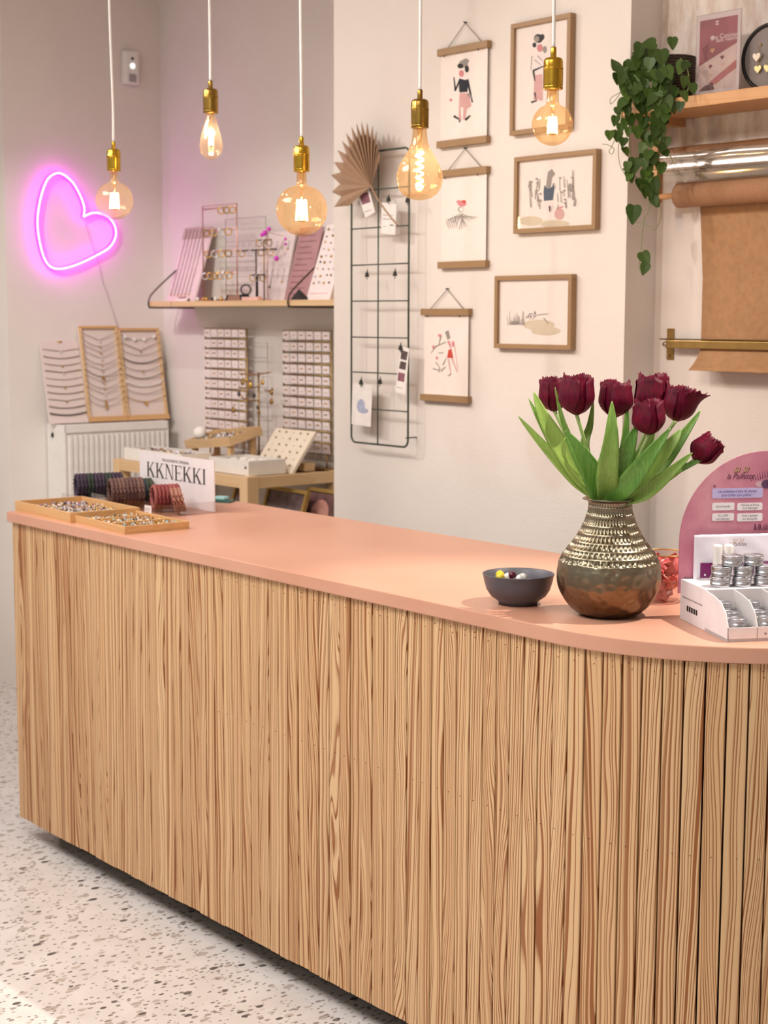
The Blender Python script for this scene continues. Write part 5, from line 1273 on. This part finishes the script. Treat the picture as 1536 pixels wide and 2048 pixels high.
# aged gold jewellery tree
JY = SY-.12; c = U(517, 745, 'y', JY)
jt = thing('jewellery_tree', 'aged gold jewellery tree hung with pendants between the racks', 'jewellery stand', (c.x, JY, TZ))
MB().tube([(c.x, JY, TZ), (c.x, JY, c.z)], .004, 7).build('post', OLDGOLD, jt); MB().lathe([(.03, 0), (.03, .006), (.006, .010), (.0005, .011)], 18, T((c.x, JY, TZ))).build('base', OLDGOLD, jt)
for (pa, pb) in (((480, 747), (540, 745)), ((478, 775), (520, 772)), ((483, 795), (515, 800)), ((530, 780), (546, 778))):
    a = U(*pa, 'y', JY-.01); b = U(*pb, 'y', JY-.01); MB().tube(spline([a, (a+b)/2+V((0, 0, -.006)), b], 4), .0032, 6).build('branch', OLDGOLD, jt)
for k, (x, y, r, m_) in enumerate(((478, 788, .011, STONEK), (508, 791, .011, STONEK), (543, 785, .011, OLDGOLD), (543, 803, .012, OLDGOLD), (515, 815, .008, STONEK), (518, 824, .010, OLDGOLD), (500, 770, .014, GOLD), (485, 765, .012, OLDGOLD), (525, 765, .011, GOLD), (467, 820, .013, OLDGOLD), (492, 760, .010, GOLD))):
    p = U(x, y, 'y', JY-.014)
    e = thing('hanging_pendant', '%s pendant hanging from the aged gold tree, counting from the left dark one' % (['first', 'second', 'third', 'fourth', 'fifth', 'sixth', 'seventh', 'eighth', 'ninth', 'tenth', 'eleventh'][k]), 'pendant', p-V((0, 0, r)), 'pendants on the jewellery tree')
    MB().ball(p, r, 10, 6, (1, .5, 1)).build('stone', m_, e)
    MB().tube([p+V((0, 0, r*.8)), p+V((0, .004, r+.014))], .0012, 5).build('hook', OLDGOLD, e)
# boxes and boards on the table top
WB = M('white_box', '#efe9df', .6, 0, .03)
def crate(x0, x1, y0, y1, h, mat, lab, z=TZ, tilt=0, piv=None):
    root = thing('jewellery_crate', lab, 'box', ((x0+x1)/2, (y0+y1)/2, z), 'jewellery boxes on the pine table')
    Mx = T((x0, y0, z)) @ Matrix.Rotation(tilt, 4, 'X'); lx_, ly_ = x1-x0, y1-y0; t = .008
    MB().box(0, lx_, 0, ly_, 0, .006, Mx).build('base', mat, root)
    for a, b, c, d in ((0, lx_, 0, t), (0, lx_, ly_-t, ly_), (0, t, t, ly_-t), (lx_-t, lx_, t, ly_-t)): MB().box(a, b, c, d, .006, h, Mx).build('side', mat, root)
    return lambda u, v: Mx @ V((.014+(lx_-.028)*u, .014+(ly_-.028)*v, h*.55))
ca = U(262, 905, 'z', TZ+.05); cb_ = U(430, 935, 'z', TZ+.05)
reg = crate(tx0+.06, tx0+.50, ty0+.02, ty0+.16, .05, WB, 'white box of mixed jewellery behind the lettered sign')
stones([GOLD, SILVER, STONEW, STONEP, STONEK], reg, 260, 0, .008, ['gold_trinkets', 'silver_trinkets', 'white_trinkets', 'violet_trinkets', 'dark_trinkets'], 'loose %s filling the white box behind the sign')
c0 = U(430, 950, 'y', ty0+.02); c1 = U(558, 944, 'y', ty0+.03)
reg = crate(tx1-.30, tx1-.035, ty0+.03, ty0+.20, .055, WB, 'cream wooden crate of small white pouches at the front table corner')
for k in range(12):
    p = reg((k % 4+.5)/4, (k//4+.5)/3)+V((0, 0, .004))
    o = MB().ball(p, .026, 9, 6, (1.0, .8, .62)).build('fabric_pouch', M('white_cotton', '#f6f0e6', .9, 0, .04, 40, .3)); tag(o, 'small white cotton pouch in the cream crate, %s row, %s from left' % (['front', 'middle', 'back'][k//4], ['first', 'second', 'third', 'fourth'][k % 4]), 'pouch', 'cotton pouches in the cream crate')
for dx in (0.004, .232): MB().ball((tx1-.30+.015+dx, ty0+.0295, TZ+.03), .005, 8, 5).build('crate_knob', BLACKM, bpy.data.objects['jewellery_crate.001'])
# tilted wooden tray behind
tl_ = thing('slanted_tray', 'wooden tray of jewellery propped at a slant on the table', 'tray', (tx0+.53, ty0+.26, TZ))
Mx = T((tx0+.28, ty0+.18, TZ+.055)) @ Matrix.Rotation(.25, 4, 'X') @ Matrix.Rotation(-.10, 4, 'Y')
for a, b, c, d in ((0, .34, 0, .01), (0, .34, .15, .16), (0, .01, .01, .15), (.33, .34, .01, .15)): MB().box(a, b, c, d, 0, .03, Mx).build('side', PINE, tl_)
MB().box(0, .34, 0, .16, -.005, 0, Mx).build('base', PINE, tl_)
for u_ in (.03, .30):
    p_ = Mx @ V((u_, .14, -.004)); MB().box(p_.x, p_.x+.02, p_.y-.02, p_.y, TZ, p_.z).build('prop_foot', PINE, tl_)
    p_ = Mx @ V((u_, .02, -.004)); MB().box(p_.x, p_.x+.02, p_.y-.01, p_.y+.01, TZ, p_.z).build('prop_foot', PINE, tl_)
Mt = Mx.copy()
stones([SILVER, GOLD, STONEW, STONEK], lambda u, v: Mt @ V((.018+.30*u, .018+.12*v, .008)), 220, 0, .007, ['silver_charms', 'gold_charms', 'pearl_charms', 'dark_charms'], 'scattered %s in the slanted wooden tray')
# slanted earring card
q0 = U(507, 945, 'y', ty0+.225); 
e5, m5, w5, h5 = leanboard((540, 853), (606, 862), (505, 938), (583, 944), ty0+.215, ty0+.33, M('cream_card', '#efe2cb', .7, 0, .03), 'slanted_earring_card', 'cream card with rows of stud earrings leaning behind the crate', 'display board', .012, TZ+.0005)
for r_ in range(6):
    for c_ in range(5):
        o = MB().ball(m5 @ V((w5*(.14+.18*c_), h5*(.92-.15*r_), .002)), .0042 if (r_, c_) != (4, 2) else .008, 8, 5).build('stud_earring', [CHAIN, OLDGOLD, STONEW][(r_+c_) % 3]); tag(o, 'stud earring in %s row, %s from left, on the cream card' % (ords[r_], ['first', 'second', 'third', 'fourth', 'fifth'][c_]), 'earring', 'stud earrings on the cream card')
q = U(400, 866, 'y', ty0+.24); 
tag(MB().ball((q.x, q.y, q.z), .03, 12, 8, (1, .9, .9)).build('cotton_ball_ornament', M('white_cotton', '#f6f0e6', .9)), 'fluffy white ball resting on the slanted tray', 'ornament')
tag(MB().box(tx1-.20, tx1-.06, ty1-.15, ty1-.10, TZ, TZ+.03).build('riser_block', PINE), 'small pine riser block under the right gold rack front', 'riser')

# ------------------------------------------------------------------ right alcove: shelf, paper rolls, signs and trailing plant
AF = AY-.18
aw = U(1390, 190, 'y', AF); az = aw.z
ax0 = AX+.004
al = thing('alcove_shelf', 'thick oak shelf in the right alcove above the paper rolls', 'shelf', (ax0+.7, AY, az-.03))
MB().box(ax0, ax0+1.5, AF, AY-.001, az-.030, az).build('board', SHELFW, al, bevel=.0015)
for x in (ax0+.06, ax0+1.4): MB().box(x, x+.03, AF+.05, AY-.001, az-.05, az-.030).build('bracket', SHELFW, al)
# acrylic poster holder
ay_ = AF+.045
a0 = U(1390, 186, 'y', ay_); a1 = U(1479, 177, 'y', ay_); at_ = U(1435, 25, 'y', ay_).z
ah = thing('poster_holder', 'clear acrylic holder with pink competition poster on the oak shelf', 'sign', ((a0.x+a1.x)/2, ay_, az))
x0, x1 = a0.x, a1.x; wA = x1-x0; hA = at_-az
MB().box(x0, x1, ay_-.0026, ay_-.0012, az, at_).build('acrylic_front', ACRYL, ah); MB().box(x0, x1, ay_-.03, ay_+.03, az, az+.002).build('acrylic_foot', ACRYL, ah); MB().box(x0, x1, ay_+.0012, ay_+.0026, az, at_).build('acrylic_back', ACRYL, ah)
AMx = Matrix(((1, 0, 0, x0), (0, 0, -1, ay_), (0, 1, 0, az), (0, 0, 0, 1)))
ps = MB().box(.002, wA-.002, .003, hA-.002, -.0008, .0004, AMx).build('poster', M('poster_margin', '#efe2e2', .6, 0, .02), ah)
RO = M('rose_print', '#a85f69', .6, 0, .25, 14); CRM = M('cream_print', '#e9d2ca', .6, 0, .12, 14); RO2 = M('deep_rose_print', '#8e4450', .6, 0, .1); CO = M('coral_print', '#c77a7a', .6)
def pa(poly, mat, k, nm='print'): MB().add([(wA*x, hA*y, .0006+.0001*k) for x, y in poly], [tuple(range(len(poly)))], AMx).build(nm, mat, ps)
pa([(.08, .07), (.92, .07), (.92, .93), (.08, .93)], CRM, 0)
pa([(.08, .38), (.92, .60), (.92, .93), (.08, .93)], RO, 1); pa([(.26, .44), (.30, .66), (.20, .62), (.15, .58), (.22, .42)], RO2, 2)
pa([(.30, .16), (.92, .40), (.92, .30), (.45, .13)], CO, 2); pa([(.08, .07), (.45, .07), (.4, .16), (.2, .13)], M('umber_print', '#6f4a48', .6, 0, .3, 40), 2)
def heart(cx_, cy_, s_, asp=1.0):
    return [(cx_+s_*.95*(16*math.sin(t)**3)/16, cy_+s_*asp*(13*math.cos(t)-5*math.cos(2*t)-2*math.cos(3*t)-math.cos(4*t))/16) for t in [2*PI*k/20 for k in range(20)]]
as_ = wA/hA
for (cx_, cy_, s_, m_) in ((.37, .70, .05, M('white_heart', '#efe0d0', .6)), (.38, .55, .052, M('tan_heart', '#e0ac85', .6)), (.34, .36, .045, RO2), (.60, .45, .045, RO2), (.36, .25, .04, M('pale_heart', '#e6bfae', .6)), (.62, .36, .04, M('pale_heart', '#e6bfae', .6))): pa(heart(cx_, cy_, s_, as_), m_, 4, 'printed_heart')
LT = M('poster_lettering', '#f3dcdc', .6)
TM = Matrix(((1, 0, 0, x0), (0, 0, -1, ay_-.0014), (0, 1, 0, az), (0, 0, 0, 1)))
text('Jeu Concours', wA*.115, LT, ps, TM @ T((wA*.68, hA*.705, 0)), 'printed_text'); text('Saint Valentin', wA*.09, LT, ps, TM @ T((wA*.70, hA*.660, 0)), 'printed_text')
for k in range(4): MB().box(wA*(.44+.035*(k % 2)), wA*(.465+.035*(k % 2)), hA*(.85+.03*(k//2)), hA*(.87+.03*(k//2)), .0012, .0014, AMx).build('printed_logo', LT, ps)
# round frame with heart earrings
ry = AF+.075; rr = .0815
cc = U(1487, 104, 'y', ry); rcx = cc.x+rr; rcz = az+rr
rf = thing('round_frame', 'round black rimmed grey display disc at the right of the oak shelf', 'display', (rcx, ry, az))
MR = Matrix(((1, 0, 0, rcx), (0, 0, -1, ry), (0, 1, 0, rcz), (0, 0, 0, 1)))
ring = []
MB().tube([(rr*.97*math.cos(2*PI*k/48), rr*.97*math.sin(2*PI*k/48), .004) for k in range(48)], .0048, 8, True, MR).build('rim', BLACKM, rf)
MB().prism([(rr*.95*math.cos(2*PI*k/40), rr*.95*math.sin(2*PI*k/40)) for k in range(40)], -.003, .002, MR).build('disc', M('grey_felt', '#8d8480', .9, 0, .05, 200), rf)
def hearth(px_, py_, s_, mat, lab, puff=.004):
    p = U(px_, py_, 'y', ry-.006); root = thing('heart_earring', lab, 'earring', p-V((0, 0, s_)), 'heart earrings on the round disc')
    Mh = Matrix(((1, 0, 0, p.x), (0, 0, -1, p.y), (0, 1, 0, p.z), (0, 0, 0, 1)))
    MB().prism(heart(0, 0, s_), -.001, puff, Mh).build('heart', mat, root, bevel=.001)
    MB().tube([p+V((0, 0, s_*.6)), p+V((0, -.001, s_+.012))], .0008, 5).build('hook', GOLD, root)
IV = M('ivory_heart', '#ead9c6', .4); GH = M('matte_gold_heart', '#d6bf86', .35, .5)
hearth(1516, 114, .0125, IV, 'ivory puffy heart earring on the grey disc', .007); hearth(1517, 138, .0115, GH, 'gold heart earring below the ivory one on the disc'); hearth(1536, 136, .0115, GH, 'gold heart earring cut off at the picture edge')
p = U(1521, 90, 'y', ry-.004); tag(MB().ball(p, .0035, 8, 5).build('pin', GOLD), 'tiny gold pin near the middle of the grey disc', 'pin')
# wooden holder with rods, cellophane and kraft rolls
KY = AY-.075
hx = U(1314, 350, 'y', KY).x
hz0 = U(1314, 406, 'y', KY).z
wh = thing('roll_holder', 'wooden roll holder post hanging below the shelf end', 'holder', (hx, KY, hz0))
MB().box(hx-.011, hx+.011, KY-.012, KY+.012, hz0, az-.0305).build('post', SHELFW, wh, bevel=.001)
kz = U(1400, 388, 'y', KY).z-.0
MB().tube([(hx, KY, kz), (hx+1.5, KY, kz)], .008, 10).build('rod', SHELFW, wh)
cz2 = U(1440, 312, 'y', KY).z
MB().tube([(hx, KY, cz2), (hx+1.5, KY, cz2)], .006, 10).build('rod', SHELFW, wh)
FILM = clear('cellophane', '#efe7e0', .28, .10, .30, '#fff6ea')
cx0 = U(1334, 320, 'y', KY).x
cr = MB(); rcy = .0345
NL = 40; NSEG = 28
def cy(u, v):
    a = 2*PI*v; x = cx0+1.2*u; r = rcy*(1+.015*math.sin(a*3+u*31)+.01*math.sin(u*57+a))
    return V((x, KY+r*math.cos(a), cz2+r*math.sin(a)))
cr.surf(cy, NL, NSEG)
o = thing('cellophane_roll', 'glossy clear cellophane roll below the oak shelf', 'film roll', (cx0+.6, KY, cz2-rcy)); cr.build('film', FILM, o)
MB().tube([(cx0, KY, cz2), (cx0+1.2, KY, cz2)], .017, 14).build('core_tube', M('pale_core', '#d9c6b8', .7), o)
def fl(u, v): return V((cx0+.02+1.15*u, KY-rcy+.0-.004*math.sin(v*3), cz2-.01-.05*v))
MB().surf(fl, 20, 4).build('loose_film', FILM, o)
KRAFT = M('kraft_paper', '#b1865e', .8, 0, .10, 55, .1)
kx0 = U(1359, 392, 'y', KY).x; kr = .0335
ko = thing('kraft_paper_roll', 'brown kraft paper roll with a sheet hanging down to the brass bar', 'paper roll', (kx0+.5, KY, kz-kr))
MB().tube([(kx0, KY, kz), (kx0+1.2, KY, kz)], kr, 28).build('roll', M('kraft_roll', '#a97c5a', .75, 0, .06, 90), ko)
sx = U(1382, 500, 'y', KY).x; zbar = U(1420, 690, 'y', AY-.03).z
zend = U(1430, 742, 'y', AY-.06).z
def sheet(u, v):
    z = kz-.015+(zend-kz+.015)*v
    y = KY+kr-.001+ (AY-.022-(KY+kr))*min(1, v*2.2)
    if v > .84: y -= ((v-.84)/.16)**2*.05
    return V((sx+1.07*u, y, z))
MB().surf(sheet, 10, 44).build('sheet', KRAFT, ko, solid=.0008)
bz = zbar
bb = thing('brass_tear_bar', 'brass tear bar on wall plates holding the kraft sheet', 'paper holder', (sx+.4, AY, bz-.03))
BRS = M('aged_brass', '#a98a52', .35, .85, .12, 30)
bx0 = U(1331, 690, 'y', AY-.035).x
MB().box(bx0, bx0+1.25, AY-.038, AY-.030, bz-.011, bz+.011).build('flat_bar', BRS, bb, bevel=.002)
MB().tube([(bx0-.025, AY-.030, bz+.014), (bx0+1.25, AY-.030, bz+.014)], .0022, 6).build('cutter_rod', BRS, bb)
MB().lathe([(.0065, 0), (.0065, .004), (.003, .006), (.0005, .006)], 12, align((bx0+.004, AY-.034, bz), (-1, 0, 0))).build('end_nut', SILVER, bb)
pxx = U(1341, 690, 'y', AY-.002).x
for x in (pxx, pxx+1.2):
    MB().box(x-.0125, x+.0125, AY-.004, AY-.0005, bz-.043, bz+.043).build('wall_plate', BRS, bb, bevel=.001)
    MB().tube([(x, AY-.004, bz), (x, AY-.03, bz)], .006, 8).build('spacer', BRS, bb)
    MB().lathe([(.003, 0), (.0025, .0015), (.0004, .0016)], 8, align((x, AY-.004, bz-.032), (0, -1, 0))).build('screw', DKWIRE, bb)
# trailing plant
PLY = AF+.07
pc = U(1347, 190, 'y', PLY)
pl = thing('trailing_plant', 'trailing green vine in a dark woven pot on the oak shelf', 'plant', (pc.x, PLY, az))
def basket():
    s = NT('dark_woven_basket'); tc = s.coord(); w = s.n('ShaderNodeTexWave'); w.bands_direction = 'Z'; w.inputs['Scale'].default_value = 45; w.inputs['Distortion'].default_value = 4; s.l(tc, w.inputs['Vector'])
    s.l(s.ramp(w.outputs['Fac'], [(.3, lin('#2c221b')), (.8, lin('#5a473a'))]), s.b.inputs['Base Color']); s.b.inputs['Roughness'].default_value = .8; s.bump(w.outputs['Fac'], .6, .004); return s.m
pr = .058
MB().shell([(.0005, .002), (pr*.82, .001), (pr*.95, .05), (pr, .115), (pr*.93, .117), (pr*.9, .10), (.0005, .098)], 28, T((pc.x, PLY, az))).build('pot', basket(), pl)
LEAFA = leaf_mat('vine_leaf', '#1d3812', '#54702c', .4); VINE = M('vine_stem', '#7c8a55', .6)
def vleaf():
    # heart-shaped vine leaf, tip toward -y, folded along the midrib
    out = [(0, .04), (.16, .13), (.34, .08), (.43, -.12), (.38, -.40), (.23, -.68), (.07, -.93), (0, -1.0)]
    vs_ = [(0, .06, 0), (0, -.3, -.05), (0, -.65, -.03), (0, -1, .05)]
    mb = MB(); L = [(x, y, .10*x-.12*x*x+.03*y) for x, y in out]; Rr = [(-x, y, z) for x, y, z in L]
    mid = [(0, .06, 0), (0, -.15, -.03), (0, -.4, -.05), (0, -.7, -.04), (0, -1, .02)]
    for side, sg in ((L, 1), (Rr, -1)):
        vv = mid+side[1:-1]
        f = [(0, 5, 6, 1), (1, 6, 7), (1, 7, 8, 2), (2, 8, 9, 3), (3, 9, 10, 4)]
        mb.add(vv, [q if sg > 0 else q[::-1] for q in f], None, True)
    return mb.mesh('leaf', LEAFA, V())
VL = vleaf()
RL = random.Random(3)
LAB = 0
def put_leaf(p, size, ang=None, face=None):
    f = face or (TOC+V((RL.uniform(-.6, .6), RL.uniform(-.3, .3), RL.uniform(-.15, .7)))).normalized()
    d = V((RL.uniform(-.5, .5), RL.uniform(-.2, .2), 1)) if ang is None else V((RT.x*math.sin(ang), RT.y*math.sin(ang), math.cos(ang)))
    d = (d-f*d.dot(f)).normalized(); x = d.cross(f)
    Mx = Matrix(((x.x, d.x, f.x, p.x), (x.y, d.y, f.y, p.y), (x.z, d.z, f.z, p.z), (0, 0, 0, 1))) @ Matrix.Scale(size, 4)
    inst('leaf', VL, pl, Mx)
rim = V((pc.x, PLY, az+.11))
vines = [[(1330, 112), (1300, 105), (1272, 140), (1262, 200), (1258, 250), (1262, 320), (1268, 350)], [(1338, 110), (1310, 118), (1290, 160), (1285, 230), (1292, 300), (1300, 350), (1308, 400)],
 [(1345, 108), (1330, 130), (1318, 190), (1310, 250), (1300, 310), (1290, 370)], [(1350, 112), (1345, 150), (1338, 210), (1328, 270), (1318, 320), (1312, 385)], [(1352, 110), (1372, 130), (1378, 165), (1370, 205)], [(1326, 112), (1285, 110), (1250, 140), (1237, 156)],
 [(1320, 112), (1275, 150), (1252, 200), (1240, 250), (1236, 275)]]
for vi, vpx in enumerate(vines):
    pts = []
    for k, (x, y) in enumerate(vpx):
        yd = PLY-(.0 if k == 0 else (.05 if k == 1 else .088+.008*(vi % 3)))
        if k > 0 and vi == 4: yd = PLY-.06-.012*k
        pts.append(U(x, y, 'y', yd))
    sp = spline(pts, 7); MB().tube(sp, .0016, 5).build('vine', VINE, pl)
    for i in range(5, len(sp), 2 if vi < 4 else 3):
        for rep_ in range(2 if i < 26 and vi < 4 else 1):
            q = sp[i]; off = RT*RL.uniform(-.014, .014)+V((0, -RL.uniform(0, .02), RL.uniform(-.008, .012)))
            put_leaf(q+off, RL.uniform(.026, .040))
for k in range(46):   # bushy crown over the pot
    a = RL.uniform(0, 2*PI); r = RL.random()**.5
    x = 1300+r*54*math.cos(a); y = 150+r*54*math.sin(a)
    put_leaf(U(x, y, 'y', PLY-.065-RL.uniform(0, .035)), RL.uniform(.034, .050))
for (x, y, s_, an) in ((1236, 150, .034, 2.6), (1268, 425, .052, .1), (1312, 412, .022, -.3), (1285, 518, .042, -.4), (1292, 540, .034, .3), (1232, 245, .03, .2), (1270, 330, .045, .1), (1284, 370, .036, -.2), (1306, 385, .04, .2), (1345, 88, .034, .0), (1282, 100, .045, .2), (1310, 98, .04, 1.4)):
    put_leaf(U(x, y-12, 'y', PLY-.085), s_, an, (TOC+V((0, 0, .15))).normalized())
for tp in ([(1300, 380), (1298, 420), (1288, 440), (1282, 500), (1278, 535), (1286, 545)], [(1318, 400), (1322, 430), (1310, 460), (1290, 448), (1272, 445)], [(1250, 160), (1238, 190), (1222, 208), (1222, 196), (1240, 185)], [(1236, 262), (1225, 290), (1218, 303), (1224, 308), (1228, 298), (1216, 290), (1204, 288)], [(1262, 225), (1240, 270), (1238, 320), (1252, 350), (1285, 355)], [(1340, 310), (1345, 325), (1330, 335), (1305, 340)]):
    MB().tube(spline([U(x, y, 'y', PLY-.082) for x, y in tp], 5), .0010, 5).build('tendril', VINE, pl)
